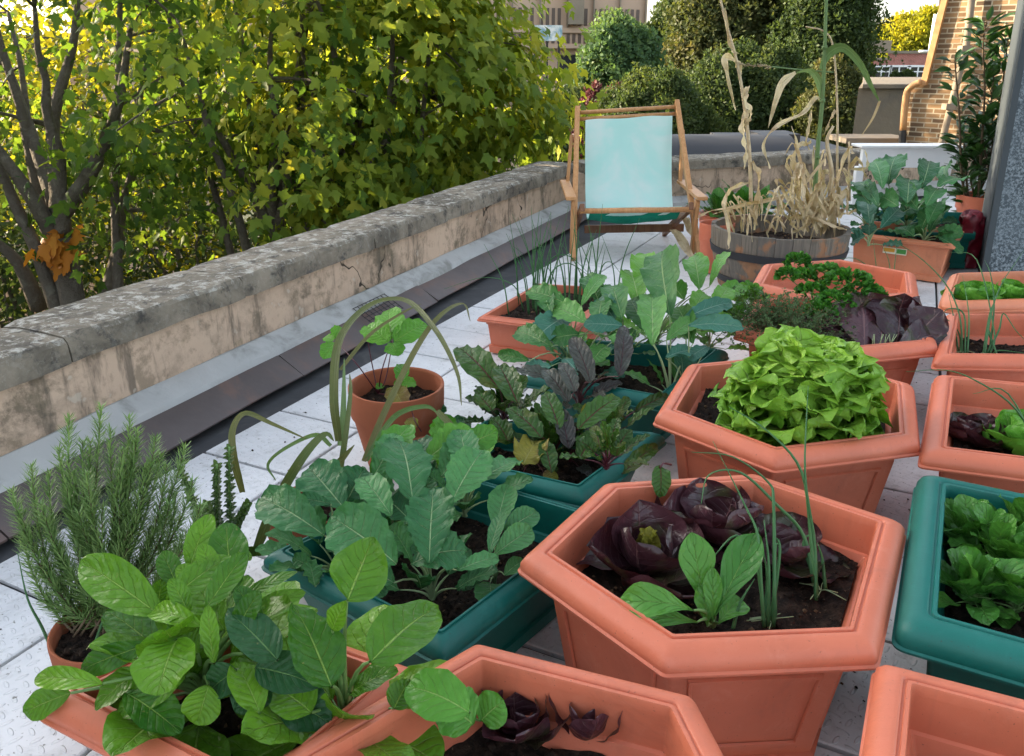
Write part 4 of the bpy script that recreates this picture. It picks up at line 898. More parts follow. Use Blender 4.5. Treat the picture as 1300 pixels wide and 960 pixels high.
# ---------------------------------------------------------------- planters
ZR=.28; ZL=.246
def PX(l,z=ZL): return [P(a,b,z if len(q)<1 else z) for (a,b),q in zip(l,[()]*len(l))]
GH='terracotta-coloured hexagonal planters'
hexA=[P(655,726,ZL),P(842,862,ZL),P(1116,850,ZL),P(1151,680,ZL),P(958,594,ZR),P(764,606,ZR)]
planter('hexagonal_planter','large terracotta hexagonal planter in the centre foreground holding young chard among red lettuces','planter',hexA,ZR,seed=11,group=GH,soil=.075)
hexB=sym(P(828,540,ZL),P(983,602,ZL),P(1169,578,ZL),P(1163,492,ZL+.02))
planter('hexagonal_planter','terracotta hexagonal planter filled by the big bright frilly lettuce','planter',hexB,ZR,seed=12,group=GH,soil=.06)
sh=P(1192,452,ZL)-P(1169,578,ZL); sh.z=0
hexC=[V((p.x,p.y))+V((sh.x,sh.y)) for p in hexB]
planter('hexagonal_planter','terracotta hexagonal planter behind the frilly lettuce, holding parsley, thyme and an upright red lettuce','planter',hexC,ZR,seed=13,group=GH,soil=.05)
sh2=P(1168,388,ZL)-P(1192,452,ZL); sh2.z=0
hexD=[p+V((sh2.x,sh2.y)) for p in hexC]
planter('hexagonal_planter','almost empty terracotta hexagonal planter between the parsley planter and the maize barrel','planter',hexD,ZR,seed=14,group=GH,soil=.13)
gA,gB=P(604,803,ZR),P(885,871,ZR); hexG=hexpts(gB,gA)
planter('hexagonal_planter','terracotta hexagonal planter cut off by the bottom edge, in front of the red lettuces','planter',hexG,ZR,seed=15,group=GH,soil=.085)
GT='green plastic troughs'
def rectc(c,w,l,rot): 
    return [V((c[0]+x*math.cos(rot)-y*math.sin(rot),c[1]+x*math.sin(rot)+y*math.cos(rot))) for x,y in((-w/2,-l/2),(w/2,-l/2),(w/2,l/2),(-w/2,l/2))]
ZT=.20; ZLT=.165
h1=[P(328,722,ZLT),P(562,852,ZLT),P(784,672,ZLT),P(570,590,ZT)]
planter('trough','dark green plastic trough crowded with cauliflower leaves','trough',h1,ZT,mat='green',seed=21,group=GT,panels=False,soil=.075,rimw=.035)
h2=[P(545,600,ZLT),P(742,646,ZLT),P(850,560,ZLT),P(612,525,ZT)]
planter('trough','dark green plastic trough of beetroot behind the cauliflower trough','trough',h2,ZT-.004,mat='green',seed=22,group=GT,panels=False,soil=.06,rimw=.035)
h3=[P(660,488,ZLT),P(845,523,ZLT),P(928,452,ZLT),P(742,425,ZT)]
planter('trough','dark green plastic trough of tall young kale behind the beetroot trough','trough',h3,ZT-.006,mat='green',seed=23,group=GT,panels=False,soil=.06,rimw=.035)
def ext(a,b,c,w): # rectangle from left edge a(front)-b(back), front direction towards c
    a=V(a[:2]);b=V(b[:2]);c=V(c[:2]); d=(c-a).normalized()*w; return [a,a+d,b+d,b]
eE=ext(P(1131,818,ZL),P(1165,592,ZR),P(1300,868,ZL),.42)
planter('square_planter','jade green square planter of young spinach at the right edge','planter',eE,ZR,mat='green',seed=24,panels=False,soil=.08,rimw=.05,riml=.045,rad=.02)
e3=ext(P(1164,594,ZL),P(1186,470,ZR),P(1300,612,ZL),.45)
GS='terracotta-coloured square planters along the right'
planter('square_planter','terracotta square planter at the right edge holding a dark red lettuce','planter',e3,ZR,seed=25,soil=.08,rimw=.045,group=GS)
e2=ext(P(1182,464,ZL+.01),P(1200,393,ZR),P(1300,470,ZL),.45)
planter('square_planter','terracotta square planter with drooping spring onions at the right edge','planter',e2,ZR-.003,seed=26,soil=.08,rimw=.04,group=GS)
e1=ext(P(1189,388,ZL+.02),P(1206,341,ZR),P(1300,392,ZL),.50)
planter('square_planter','round-cornered orange planter of bright green lettuces, farthest along the right edge','planter',e1,ZR-.01,mat='terra2',seed=27,soil=.07,rimw=.035,rad=.05,group=GS)
eF=ext(P(1070,1090,ZL),P(1112,826,ZR),P(1300,1170,ZL),.45)
planter('square_planter','terracotta planter corner at the very bottom right, in front of the green square planter','planter',eF,ZR,seed=28,soil=.09,rimw=.045,group=GS)
i1=[P(40,905,ZL),P(330,1060,ZL),P(546,862,ZL),P(300,752,ZR)]
planter('trough','terracotta trough at the bottom left overflowing with chard','trough',i1,ZR-.008,seed=29,soil=.07,rimw=.035,panels=False)
zk=.15
kk=[P(604,408,zk-.02),P(724,423,zk-.02),P(800,365,zk),P(680,358,zk)]
planter('trough','small terracotta trough with tall thin chives in front of the deckchair','trough',kk,zk,seed=30,soil=.03,rimw=.03,riml=.022,taper=.015,panels=False)
zs=.2
k2=ext(P(1074,298,zs-.02),P(1098,281,zs),P(1214,314,zs-.02),.60); k2=[P(1074,300,zs-.02),P(1212,317,zs-.02),P(1226,291,zs),P(1100,279,zs)]
rk=planter('trough','orange terracotta trough with a small yellow and white sticker, holding young cabbages','trough',k2,zs,mat='terra2',seed=31,soil=.04,rimw=.03,riml=.022,taper=.02,panels=False)
# sticker with lettering
a=V(k2[0][:2]);b=V(k2[1][:2]); d2=(b-a).normalized(); nn2=V((d2.y,-d2.x)); 
def st(u,z,o): 
    q_=a+(b-a)*u-nn2*(.026)+nn2*o; return V((q_.x,q_.y,z))
sm=MB(); sm.add([st(.36,.118,.004),st(.58,.118,.004),st(.58,.148,.004),st(.36,.148,.004),st(.36,.118,.001),st(.58,.118,.001),st(.58,.148,.001),st(.36,.148,.001)],[(0,1,2,3),(7,6,5,4),(0,4,5,1),(1,5,6,2),(2,6,7,3),(3,7,4,0)])
M['paper']=mat_plain('sticker_paper',(.75,.72,.58),.5,.03,9,0,10); M['yellow']=mat_plain('sticker_yellow',(.65,.33,.04),.5,.03,9,0,10); M['green_ink']=mat_plain('sticker_green',(.07,.28,.06),.5,.03,9,0,10)
so=sm.build('sticker',M['paper'],rk,smooth=False)
for (u0,u1,z0_,z1_,mt) in((.365,.47,.126,.145,'yellow'),(.49,.575,.123,.145,'green_ink')):
    sm=MB(); sm.add([st(u0,z0_,.0045),st(u1,z0_,.0045),st(u1,z1_,.0045),st(u0,z1_,.0045)],[(0,1,2,3)]); sm.build('printed_patch',M[mt],so,smooth=False)
# green box behind, red sack
zb=.19
gb2=[P(1195,306,zb-.03),P(1240,306,zb-.03),P(1242,272,zb),P(1100,262,zb)]
gb2=[P(1092,297,zb-.02),P(1238,302,zb-.02),P(1240,270,zb),P(1100,266,zb)]
planter('planter_box','teal green square-edged box of cabbages behind the stickered trough','planter',gb2,zb,mat='green',seed=32,soil=.06,rimw=.022,riml=.03,taper=.01,panels=False,square_rim=True,rad=.006)
sc_=PY(1226,330,3.98); mb=MB(); rows=[]
for i in range(13):
    z=.27*i/12; s_=1-.25*(i/12)**3+.10*math.sin(i*1.9); rows.append([V((sc_.x+.02*math.sin(i)*.3+(.058*s_+.035*noise.noise(V((k*.6,i*.5,1))))*math.cos(2*PI*k/20),3.98+(.07*s_+.035*noise.noise(V((k*.6,i*.6,5))))*math.sin(2*PI*k/20),.004+z+.012*math.sin(k*1.7)*(i==12))) for k in range(20)])
mb.grid(rows,None,.5,closed=True); mb.f.append(tuple(12*20+k for k in range(20))); mb.m.append(0); mb.f.append(tuple(reversed(range(20)))); mb.m.append(0)
tag(mb.build('plastic_sack',M['red_sack'],sharp=70),'crumpled dark red plastic sack against the grey dormer','sack')
# pots
round_pot('flower_pot','clay flower pot with a strawberry plant, by the parapet gutter',P(503,487,.225),.122,.225,seed=4,group='clay pots')
round_pot('flower_pot','small clay pot under the rosemary bush at the lower left',P(140,792,.17),.088,.17,soil=.02,seed=5,group='clay pots')
round_pot('flower_pot','clay pot of strap leaves half hidden behind the cauliflower trough',P(390,640,.16),.085,.16,seed=6,group='clay pots')
round_pot('flower_pot','small clay pot showing only its rim behind the cauliflower leaves, next to the strawberry pot',P(548,570,.13),.075,.13,seed=7,group='clay pots')
pc=P(940,264,.2); round_pot('flower_pot','wide terracotta bowl of green leaves behind the left side of the barrel',(pc.x-.02,pc.y,0),.21,.17,mat='terra',seed=8,group='clay pots')
round_pot('flower_pot','tall terracotta pot squeezed behind the left edge of the barrel',(bc.x-.225,bc.y+.24,0),.085,.25,mat='terra',seed=9,group='clay pots')

nb=empty('added_shade_house',(-22,0,-9),'added unseen house beyond the left edge, shaped to throw the roof garden into shade','building')  # unseen house added to block the low sun from the roof
tb=MB(); wallbox(tb,-26,-16,-12,-9,9,23.3); tb.build('wall',M['brick'],nb,smooth=False)
tb=MB(); prism(tb,[(-26.3,-12.3,9),(-15.7,-12.3,9),(-21,-12.3,11.5)],(0,23.9,0)); tb.build('roof',M['slate'],nb,smooth=False)
for y in(-8,-4,0,4,8):
    for z in(-5,-1.5,2,5.5):
        f=MB(); f.box((-15.97,y,z),(.1,1.2,1.7)); fo=f.build('window',M['white'],nb,smooth=False); g=MB(); g.box((-15.93,y,z),(.06,1.0,1.5)); g.build('pane',M['darkglass'],fo,smooth=False)
# ================================================================ plants
random.seed(11)
# ---- chard, bottom left
rt=P(262,885,.215)
pl=plant('chard_plant','big glossy green chard with broad rounded leaves at the bottom left','plant',rt)
lb=MB();sb=MB()
CH=dict(cup=.16,ruf=.045,rf=2.5,bend=.12,n=14,m=10)
hand_leaves(lb,sb,rt,[(204,782,103,712,66,.36,.39,dict(N=V((.1,-.5,.8)))),(240,724,268,652,38,.37,.42,dict(cup=.3)),(296,752,287,664,58,.36,.41),(212,765,292,706,46,.38,.40,dict(bend=.2)),(262,772,312,702,40,.38,.42),
 (256,795,192,776,34,.38,.36,dict(bend=.25)),(272,842,264,768,28,.35,.41,dict(ruf=.10,rf=5)),(190,818,102,852,40,.34,.31,dict(bend=.3)),(225,812,200,884,92,.37,.35,dict(prof='round',bend=.2)),
 (130,868,44,862,34,.32,.30,dict(bend=.2)),(304,762,378,726,24,.35,.38,dict(bend=.15)),(312,778,388,752,28,.32,.33),(225,745,206,700,34,.36,.39),(250,745,226,718,30,.36,.38),(300,700,318,712,20,.38,.38),
 (235,860,150,905,60,.31,.28),(200,770,205,735,30,.34,.37),(285,800,250,740,50,.33,.36),(160,880,230,930,60,.30,.28),(330,905,300,840,56,.3,.33),(250,830,215,790,44,.34,.38),(300,800,330,750,36,.36,.4,dict(prof='oblong')),(240,780,215,735,30,.37,.41),(275,740,255,690,30,.38,.42),(310,830,320,785,34,.34,.37),(180,850,120,900,50,.31,.28),(265,870,250,920,56,.32,.28),(240,815,170,830,40,.34,.31),(330,790,300,745,34,.36,.4),(90,880,30,905,44,.28,.25)],
 pr=.0038,prof='chard',wk=.86,**CH)
rosette(lb,sb,rt,16,.06,.12,.07,elev=(5,60),prof='chard',pr=.0035,**CH)
finish(pl,[('leaves',lb,M['chard']),('stem',sb,M['stem_g'])])
lb=MB();sb=MB();rt2=P(440,925,.21)
pl=plant('chard_plant','second chard with a tall pale-backed leaf on an upright stalk, right of the big one','plant',rt2)
hand_leaves(lb,sb,rt2,[(421,872,371,766,70,.34,.40,dict(ruf=.05,rf=4)),(441,762,474,682,74,.42,.46,dict(prof='ovate',cup=.35,bend=-.1)),(470,840,556,772,74,.38,.37,dict(bend=.22)),(422,800,440,762,30,.38,.42,dict(prof='lance')),
 (445,880,505,850,40,.3,.33),(395,905,345,870,60,.29,.30),(500,900,520,862,36,.28,.3)],pr=.0036,**CH)
rosette(lb,sb,rt2,12,.05,.11,.065,elev=(5,50),prof='chard',pr=.003,**CH)
finish(pl,[('leaves',lb,M['chard']),('stem',sb,M['stem_g'])])
lb=MB();sb=MB();rt3=P(335,890,.21)
pl=plant('chard_plant','dark blue-green chard with pale midribs between the two brighter chards','plant',rt3)
hand_leaves(lb,sb,rt3,[(352,838,289,774,56,.35,.38),(325,848,404,872,52,.33,.31,dict(bend=.25)),(300,850,262,880,44,.33,.3),(340,862,300,905,60,.31,.29),(380,850,400,800,34,.3,.33),(360,885,420,920,60,.29,.27)],pr=.0035,**CH)
finish(pl,[('leaves',lb,M['chard_d']),('stem',sb,M['stem_w'])])
ZO=.075
# ---- cauliflower trough
CF=dict(cup=.2,ruf=.07,rf=4,lobe=.07,nl=8,bend=.16,n=18,m=10,prof='cab')
def cauli(label,root,specs,extra=0,mat='cauli',group='cauliflower plants in the green trough',Lx=.085,name='cauliflower_plant',z=.36,cf=CF,pr=.0028,stem='stem_w',el=(20,60),pet=.06):
    pl=plant(name,label,'plant',root,group); lb=MB();sb=MB()
    hand_leaves(lb,sb,root,specs,pr=pr,z_def=z,**cf)
    if extra: rosette(lb,sb,root,int(extra*1.5),pet,Lx,Lx*.62,elev=el,pr=pr*.85,**cf)
    finish(pl,[('leaves',lb,M[mat]),('stem',sb,M[stem])]); return pl
cauli('cauliflower plant with a large outstretched grey-green leaf over the left end of its trough',PH(432,735,.21),
 [(412,680,330,632,56,.36,.37,dict(bend=.2)),(503,716,420,656,74,.37,.41,dict(bend=.15)),(437,646,392,594,62,.36,.39),(440,638,462,596,46,.36,.39),(420,640,374,634,20,.37,.38),(398,722,372,708,24,.28,.29,dict(ruf=.16)),(400,745,392,712,26,.27,.29,dict(ruf=.16)),(440,757,492,748,30,.27,.26)],7)
cauli('cauliflower plant with one tall dark leaf rising at the middle of the trough',PH(500,690,.21),
 [(524,636,506,558,66,.38,.42),(474,606,504,552,36,.38,.41),(497,655,460,606,40,.37,.39),(520,660,486,630,44,.35,.37),(545,600,530,560,50,.35,.37),(470,640,440,600,44,.34,.36)],6)
cauli('cauliflower plant with an upright crinkle-edged leaf at the front of the trough',PH(548,760,.205),
 [(545,716,550,620,62,.36,.42,dict(ruf=.12,rf=6,cup=.25)),(522,716,592,700,54,.35,.35,dict(bend=.3,ruf=.08)),(580,724,633,708,26,.34,.33),(500,740,455,720,44,.31,.32),(530,700,560,660,44,.34,.37)],5)
cauli('cauliflower plant with bluish leaves near the back of the trough',PH(590,655,.21),
 [(573,640,614,571,54,.37,.42),(606,614,660,586,36,.38,.38,dict(bend=.2)),(600,605,584,545,40,.37,.41),(560,605,600,560,50,.36,.39),(628,600,600,580,30,.35,.37)],5)
cauli('small cauliflower seedling with five spoon leaves at the right of the trough',PH(628,742,.205),
 [(630,672,645,616,38,.33,.37),(640,676,682,650,32,.33,.34),(622,704,640,648,22,.33,.36),(628,704,676,672,34,.32,.33),(622,740,626,772,46,.26,.25,dict(bend=.2)),(610,738,580,746,26,.25,.24),(640,730,665,712,24,.28,.29)],0,cf=dict(CF,lobe=.03,ruf=.03),pr=.002)
cauli('bright green cauliflower leaves leaning against the beetroot trough',PH(560,620,.215),
 [(540,585,600,545,44,.37,.40),(470,600,520,540,40,.37,.41),(575,575,632,548,34,.36,.38)],4,mat='kale_p')
# young cauliflower in the small clay pot behind
cauli('young grey-green cauliflower in the small clay pot behind the trough',PH(548,566,.11),[(520,556,498,525,30,.20,.23),(548,545,560,512,26,.21,.25),(575,560,590,530,26,.2,.22),(535,565,500,570,28,.18,.18)],5,Lx=.05,group='young brassicas in pots',el=(20,70),pet=.03)
# ---- beetroot
def beet(label,root,specs,mat='beet',extra=6,L=.085,stem='stem_r'):
    pl=plant('beetroot_plant',label,'plant',root,'beetroot plants in the green trough'); lb=MB();sb=MB()
    cf=dict(cup=.25,ruf=.11,rf=4,lobe=.05,nl=5,bend=.15,n=14,m=8,prof='oblong')
    hand_leaves(lb,sb,root,specs,pr=.0027,z_def=.34,**cf)
    if extra: rosette(lb,sb,root,int(extra*3),.05,L,L*.5,elev=(15,80),pr=.0022,**cf)
    finish(pl,[('leaves',lb,M[mat]),('stem',sb,M[stem])])
beet('beetroot plant with a long red-veined leaf arching over the rear left corner of the trough',PH(640,540,.23),[(634,494,582,442,38,.36,.40,dict(bend=.25)),(657,512,634,464,32,.36,.40),(625,522,606,500,26,.33,.35),(645,560,625,530,26,.30,.33)],extra=7)
beet('beetroot plant with dark purple upright leaves at the back of the trough',PH(735,515,.23),[(750,486,726,428,27,.36,.43),(786,478,792,414,24,.37,.44),(722,510,690,470,26,.34,.38),(704,480,650,470,20,.36,.37),(730,498,712,460,22,.36,.40)],mat='beet_p',extra=4,L=.07)
beet('beetroot plant with yellowing crumpled leaves at the front of the trough',PH(700,585,.225),[(688,556,644,518,30,.32,.35),(710,545,692,498,26,.33,.37),(736,582,758,546,28,.29,.33),(734,545,786,504,30,.33,.36),(650,562,618,545,26,.29,.30),(700,600,690,560,24,.28,.31)],extra=8,L=.07)
beet('small crinkled beetroot plant in the right half of the beetroot trough',P(770,595,.225),[(770,580,760,545,26,.28,.33),(778,575,800,545,24,.28,.32)],extra=4,L=.06)
beet('purple-leaved small beetroot in the middle of the trough',PH(725,585,.225),[(722,570,710,520,26,.30,.35),(745,560,765,528,24,.30,.33)],mat='beet_p',extra=3,L=.06)
beet('beetroot plant lying over the right rim with long purple stalks and a browning leaf',PH(772,560,.225),[(806,522,848,502,18,.28,.28),(790,602,835,566,22,.25,.26),(780,590,810,570,20,.25,.26)],extra=5,L=.06)
lb=MB();sb=MB();r_=PH(675,590,.225); pl=plant('beetroot_plant','pale yellow dying beetroot leaves hanging in front of the purple ones','plant',r_,'beetroot plants in the green trough')
hand_leaves(lb,sb,r_,[(664,590,682,562,44,.28,.30,dict(ruf=.2,bend=.3)),(690,600,708,610,16,.26,.25),(662,605,668,625,18,.25,.23),(740,535,758,520,26,.33,.34,dict(ruf=.2))],pr=.002,prof='round',cup=.2,bend=.2,n=12,m=8)
finish(pl,[('leaves',lb,M['yellow_leaf']),('stem',sb,M['stem_r'])])
# ---- kale trough
def kale(label,root,specs,extra=5,mat='kale',L=.075,**k):
    return cauli(label,root,specs,extra,mat,group='young kale plants in the rear green trough',Lx=L,name='kale_plant',z=.38,pr=.0028,**k)
kale('tall kale with one huge oval leaf pointing up in front of the deckchair feet',PH(850,508,.22),[(850,400,842,320,54,.42,.50,dict(lobe=.02)),(829,438,828,374,38,.38,.44,dict(lobe=.08,nl=10,ruf=.06)),(846,432,884,408,24,.38,.39),(880,436,860,390,30,.36,.40),(820,420,800,380,34,.38,.42)],3,stem='stem_w')
kale('bluish kale with a flat leaf reaching right towards the thyme',PH(872,500,.22),[(874,414,944,416,26,.42,.41,dict(bend=.18,lobe=.02)),(868,405,930,385,26,.4,.42),(845,455,880,445,22,.34,.34),(900,440,870,460,20,.33,.32)],2,mat='kale_b')
kale('bright yellow-green young kale behind the tall one',PH(830,440,.22),[(817,366,818,322,38,.42,.48,dict(prof='round',lobe=0)),(888,368,880,324,34,.42,.47,dict(lobe=0)),(901,364,926,320,16,.42,.47),(812,390,800,345,34,.40,.44),(868,380,850,360,30,.4,.43),(905,385,945,362,26,.38,.4)],6,mat='kale_p')
kale('blue-green kale with flat leaves hanging towards the chive trough',PH(735,480,.22),[(791,414,741,412,26,.40,.40,dict(bend=.15)),(722,402,678,432,38,.38,.36,dict(bend=.2)),(716,455,737,482,30,.33,.31),(700,465,665,470,24,.33,.32),(780,405,760,380,30,.40,.43)],4,mat='kale_b')
kale('leafy mid-green kale at the left end of the rear trough',PH(722,470,.22),[(720,386,670,370,30,.42,.43,dict(bend=.2)),(738,388,768,350,18,.42,.46),(744,410,704,390,36,.40,.41),(760,412,765,380,30,.40,.43),(700,440,655,420,30,.37,.37),(672,458,632,450,18,.35,.35),(700,400,690,370,26,.4,.43)],6)
kale('middle kale filling the back of the trough with mixed green leaves',PH(790,455,.22),[(790,405,776,362,34,.41,.45),(760,385,745,350,30,.41,.45),(800,440,776,425,34,.37,.39),(735,425,700,430,30,.37,.36),(905,420,880,395,30,.37,.4),(770,440,750,460,30,.34,.32)],7)
kale('dark leafy kale at the right end of the trough, next to the thyme',PH(900,445,.22),[(900,400,925,365,26,.38,.41),(890,420,930,405,30,.35,.36),(880,400,895,372,26,.38,.41)],6,mat='kale_p',L=.06)
ZO=0
# ---- lettuce mound
lc=P(1014,552,.215)
pl=plant('frilly_lettuce','big bright green frilly lettuce mounded over its hexagonal planter','lettuce',lc); lb=MB();sb=MB()
RX,RY,RZ=.212,.175,.218
NL=105
for i in range(NL):
    k=i/(NL-1); el=math.radians(6+80*k**.9)+R(-.10,.10); a=i*2.39996+R(-.15,.15)
    rr=1+.16*noise.noise(V((math.cos(a)*1.3,math.sin(a)*1.3,el*1.6)))
    s=R(.86,1.05)*rr*(.80 if el<.22 else .9 if el<.4 else 1); tip=lc+V((math.cos(a)*math.cos(el)*RX,math.sin(a)*math.cos(el)*RY,math.sin(el)*RZ+.006))*s
    tip.z=max(tip.z,.262)
    base=lc+(tip-lc)*R(.30,.50)+V((0,0,R(-.01,.012))); base.z=max(base.z,.222); L=(tip-base).length
    N=V((-math.cos(a)*math.sin(el),-math.sin(a)*math.sin(el),math.cos(el)+.15))+V((R(-.35,.35),R(-.35,.35),0))
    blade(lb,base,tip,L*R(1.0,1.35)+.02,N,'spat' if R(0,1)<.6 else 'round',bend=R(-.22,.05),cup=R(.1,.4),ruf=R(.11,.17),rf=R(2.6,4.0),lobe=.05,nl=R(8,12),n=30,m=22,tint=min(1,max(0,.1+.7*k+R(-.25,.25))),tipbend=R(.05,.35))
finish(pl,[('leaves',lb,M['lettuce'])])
# ---- red lettuces
def redhead(label,root,rad,n,mat='radicchio',up=1.0,hearts=True,azlim=None,name='red_lettuce',group=None,W=1.05,elo=15,ehi=82,core='yellow_leaf'):
    pl=plant(name,label,'lettuce',root,group); lb=MB();sb=MB();hb=MB()
    for i in range(n):
        k=i/max(1,n-1); el=math.radians(elo+(ehi-elo)*k); a=i*2.39996+R(-.2,.2); L=rad*(1.05-.45*k)*R(.9,1.1)
        d=V((math.cos(a)*math.cos(el),math.sin(a)*math.cos(el),math.sin(el)*up))
        base=root+V((math.cos(a)*rad*.06,math.sin(a)*rad*.06,0)); tip=base+d.normalized()*L
        N=V((-math.cos(a)*math.sin(el),-math.sin(a)*math.sin(el),math.cos(el)+.1))
        blade(lb,base,tip,L*W*1.08,N,'round',bend=-.28+.12*k,cup=.34+.2*k,ruf=.045,rf=R(1.5,3),n=18,m=14,tipbend=R(-.05,.22)*(1-k))
    if hearts: 
        for i in range(5):
            a=i*1.3; blade(hb,root+V((0,0,rad*.2)),root+V((math.cos(a)*rad*.10,math.sin(a)*rad*.10,rad*.56)),rad*.3,V((-math.cos(a),-math.sin(a),.2)),'ovate',cup=.5,ruf=.1)
    finish(pl,[('leaves',lb,M[mat]),('heart',hb,M[core])]); return pl
redhead('open dark red lettuce with a pale heart at the left of the centre hexagonal planter',P(820,726,.215),.138,10,elo=8,ehi=76)
redhead('second dark red lettuce at the back of the centre hexagonal planter',P(905,676,.215),.125,9,hearts=False,elo=10,ehi=70)
redhead('small dark red lettuce behind the spring onions of the centre planter',P(992,715,.21),.105,7,hearts=False,elo=8,ehi=60)
rA=P(830,668,.215); lb=MB();sb=MB(); pl=plant('beetroot_plant','single olive beetroot leaf drooping over the back rim of the centre planter','plant',rA)
blade(lb,P(838,592,.31),P(838,632,.27),.035,V((0,-1,.4)),'oblong',bend=.3,cup=.3,ruf=.12); sb.tube([P(852,590,.30),P(842,588,.315),P(838,594,.31)],[.002]*3,5)
finish(pl,[('leaves',lb,M['beet']),('stem',sb,M['stem_r'])])
# upright red lettuce in the parsley planter: hand placed broad leaves
rC=P(1118,444,.235); pl=plant('red_lettuce','tall glossy dark red lettuce leaning over the right rim of the parsley planter','lettuce',rC); lb=MB();sb=MB();hb=MB()
RL=dict(prof='spat',ruf=.05,rf=3,n=20,m=14)
for b_,t_,w,N,bd,cu in [((1098,452,.235),(1090,366,.36),78,V((-.2,-.9,.25)),.16,-.35),((1132,452,.235),(1138,380,.34),76,V((.25,-.9,.3)),.16,-.35),((1116,455,.235),(1112,388,.32),60,V((0,-.9,.3)),.14,-.3),((1150,440,.24),(1172,378,.35),46,V((.8,-.5,.3)),.12,-.3),
   ((1112,428,.24),(1108,372,.37),60,V((0,-.8,.6)),-.1,.3),((1130,428,.24),(1150,374,.37),56,V((-.2,-.8,.5)),-.1,.35),((1128,452,.245),(1202,418,.29),50,V((.1,-.5,1)),.12,.2),((1150,438,.25),(1196,392,.35),50,V((-.4,-.7,.5)),-.1,.3),((1085,432,.24),(1050,414,.28),36,V((0,-.3,1)),.1,.2),((1075,425,.24),(1062,402,.29),26,V((0,-.6,1)),.1,.2)]:
    B_=P(*b_);T_=P(*t_); blade(lb,B_,T_,w*depth(B_)/F,N,bend=bd,cup=cu,tipbend=.06,**RL)
for i in range(9): 
    a=R(-.25,.25); b0=P(1118+i*3-14,448,.238); hb.tube([b0,b0+V((a*.05,-.012,.03)),b0+V((a*.12,-.016,.06))],[.0022,.0014,.0006],5)
finish(pl,[('leaves',lb,M['radicchio']),('stem',hb,M['stem_w'])])
# right square planter lettuces
redhead('dark red lettuce in the square planter at the right edge',P(1232,560,.205),.088,14,hearts=False)
redhead('pale green cos lettuce beside the red one in the square planter at the right edge',P(1300,575,.205),.12,12,mat='lettuce_d',hearts=False,name='cos_lettuce')
for i,(x,y,lab) in enumerate([(1235,386,'bright green lettuce nearest the left wall of the round-cornered planter'),(1288,384,'bright green lettuce at the frame edge in the round-cornered planter')]):
    redhead(lab,P(x,y,.225),.105,15,mat='lettuce_d',hearts=False,name='green_lettuce')
redhead('red lettuce tip poking over the rim at the bottom of the picture',P(742,935,.20),.085,6,hearts=False,elo=55,W=.7)
lb=MB();sb=MB();r_=P(590,925,.2);pl=plant('green_lettuce','pale yellow-green lettuce leaf cut by the bottom edge','lettuce',r_)
hand_leaves(lb,sb,r_,[(596,905,516,872,64,.29,.30,dict(bend=.25)),(600,920,560,890,70,.26,.28),(610,915,640,890,50,.24,.26)],prof='round',pr=.003,cup=.1,ruf=.06,n=12,m=10)
finish(pl,[('leaves',lb,M['lettuce_d']),('stem',sb,M['stem_g'])])
redhead('second red lettuce tip inside the bottom planter',P(660,930,.2),.075,8,hearts=False,elo=30)
# ---- young chard in centre planter
rA=P(905,795,.21); pl=plant('young_chard','young bright green chard with seven spoon-shaped leaves among the red lettuces','plant',rA); lb=MB();sb=MB()
YC=dict(cup=.22,ruf=.04,rf=3,bend=.12,n=14,m=10,prof='spat')
hand_leaves(lb,sb,rA,[(892,770,878,676,46,.25,.34),(908,782,962,676,46,.25,.34),(880,775,784,768,44,.27,.27,dict(bend=.45)),(885,790,790,780,34,.25,.25,dict(bend=.2)),(905,790,905,720,24,.24,.31),(912,792,940,760,40,.23,.24),(898,795,890,740,30,.23,.28)],pr=.0035,**YC)
finish(pl,[('leaves',lb,M['spinach']),('stem',sb,M['stem_g'])])
# ---- spinach planter
random.seed(5)
for i,(x,y,lab) in enumerate([(1262,716,'young spinach with upright leaves in the middle of the green square planter'),(1225,690,'small spinach near the back left corner of the green square planter'),(1296,690,'spinach clump at the frame edge at the back of the green square planter'),(1290,775,'spinach rosette near the front of the green square planter'),(1232,765,'spinach with a broad flat leaf near the front left of the green square planter'),(1300,735,'spinach cut by the frame edge in the green square planter')]):
    r_=P(x,y,.205); pl=plant('spinach_plant',lab,'plant',r_,'spinach plants in the green square planter'); lb=MB();sb=MB()
    rosette(lb,sb,r_,18,.03,.062,.043,elev=(12,75),prof='round',pr=.0018,cup=.22,ruf=.05,bend=.2,n=10,m=8)
    finish(pl,[('leaves',lb,M['spinach']),('stem',sb,M['stem_g'])])
# ---- onions / chives
def onions(name,label,root,paths,r=.0028,mat='onion',group=None,roots=True):
    pl=plant(name,label,'plant',root,group); mb=MB()
    for p in paths:
        rr=p[1] if isinstance(p,tuple) and not isinstance(p[0],(int,float)) and len(p)==2 and isinstance(p[1],float) else r
        pts=p[0] if rr is not r or (isinstance(p,tuple) and len(p)==2 and isinstance(p[1],float)) else p
        c=crom(pts,5); n=len(c)-1; mb.tube(c,[max(.0005,rr*(1-.85*(i/n)**1.5)) for i in range(n+1)],6,tint=R(0,1))
    mb.build('leaves',M[mat],pl)
    if roots:
        rb=MB()
        for i in range(7):
            a=R(0,6.28); d=V((math.cos(a),math.sin(a),0)); q_=root+V((0,0,.004)); rb.tube(crom([q_,q_+d*.01+V((0,0,.004)),q_+d*R(.02,.04)+V((R(-.01,.01),R(-.01,.01),.002))],4),[.0007]*9,4)
        rb.build('roots',M['stem_w'],pl)
    return pl
Z=.21
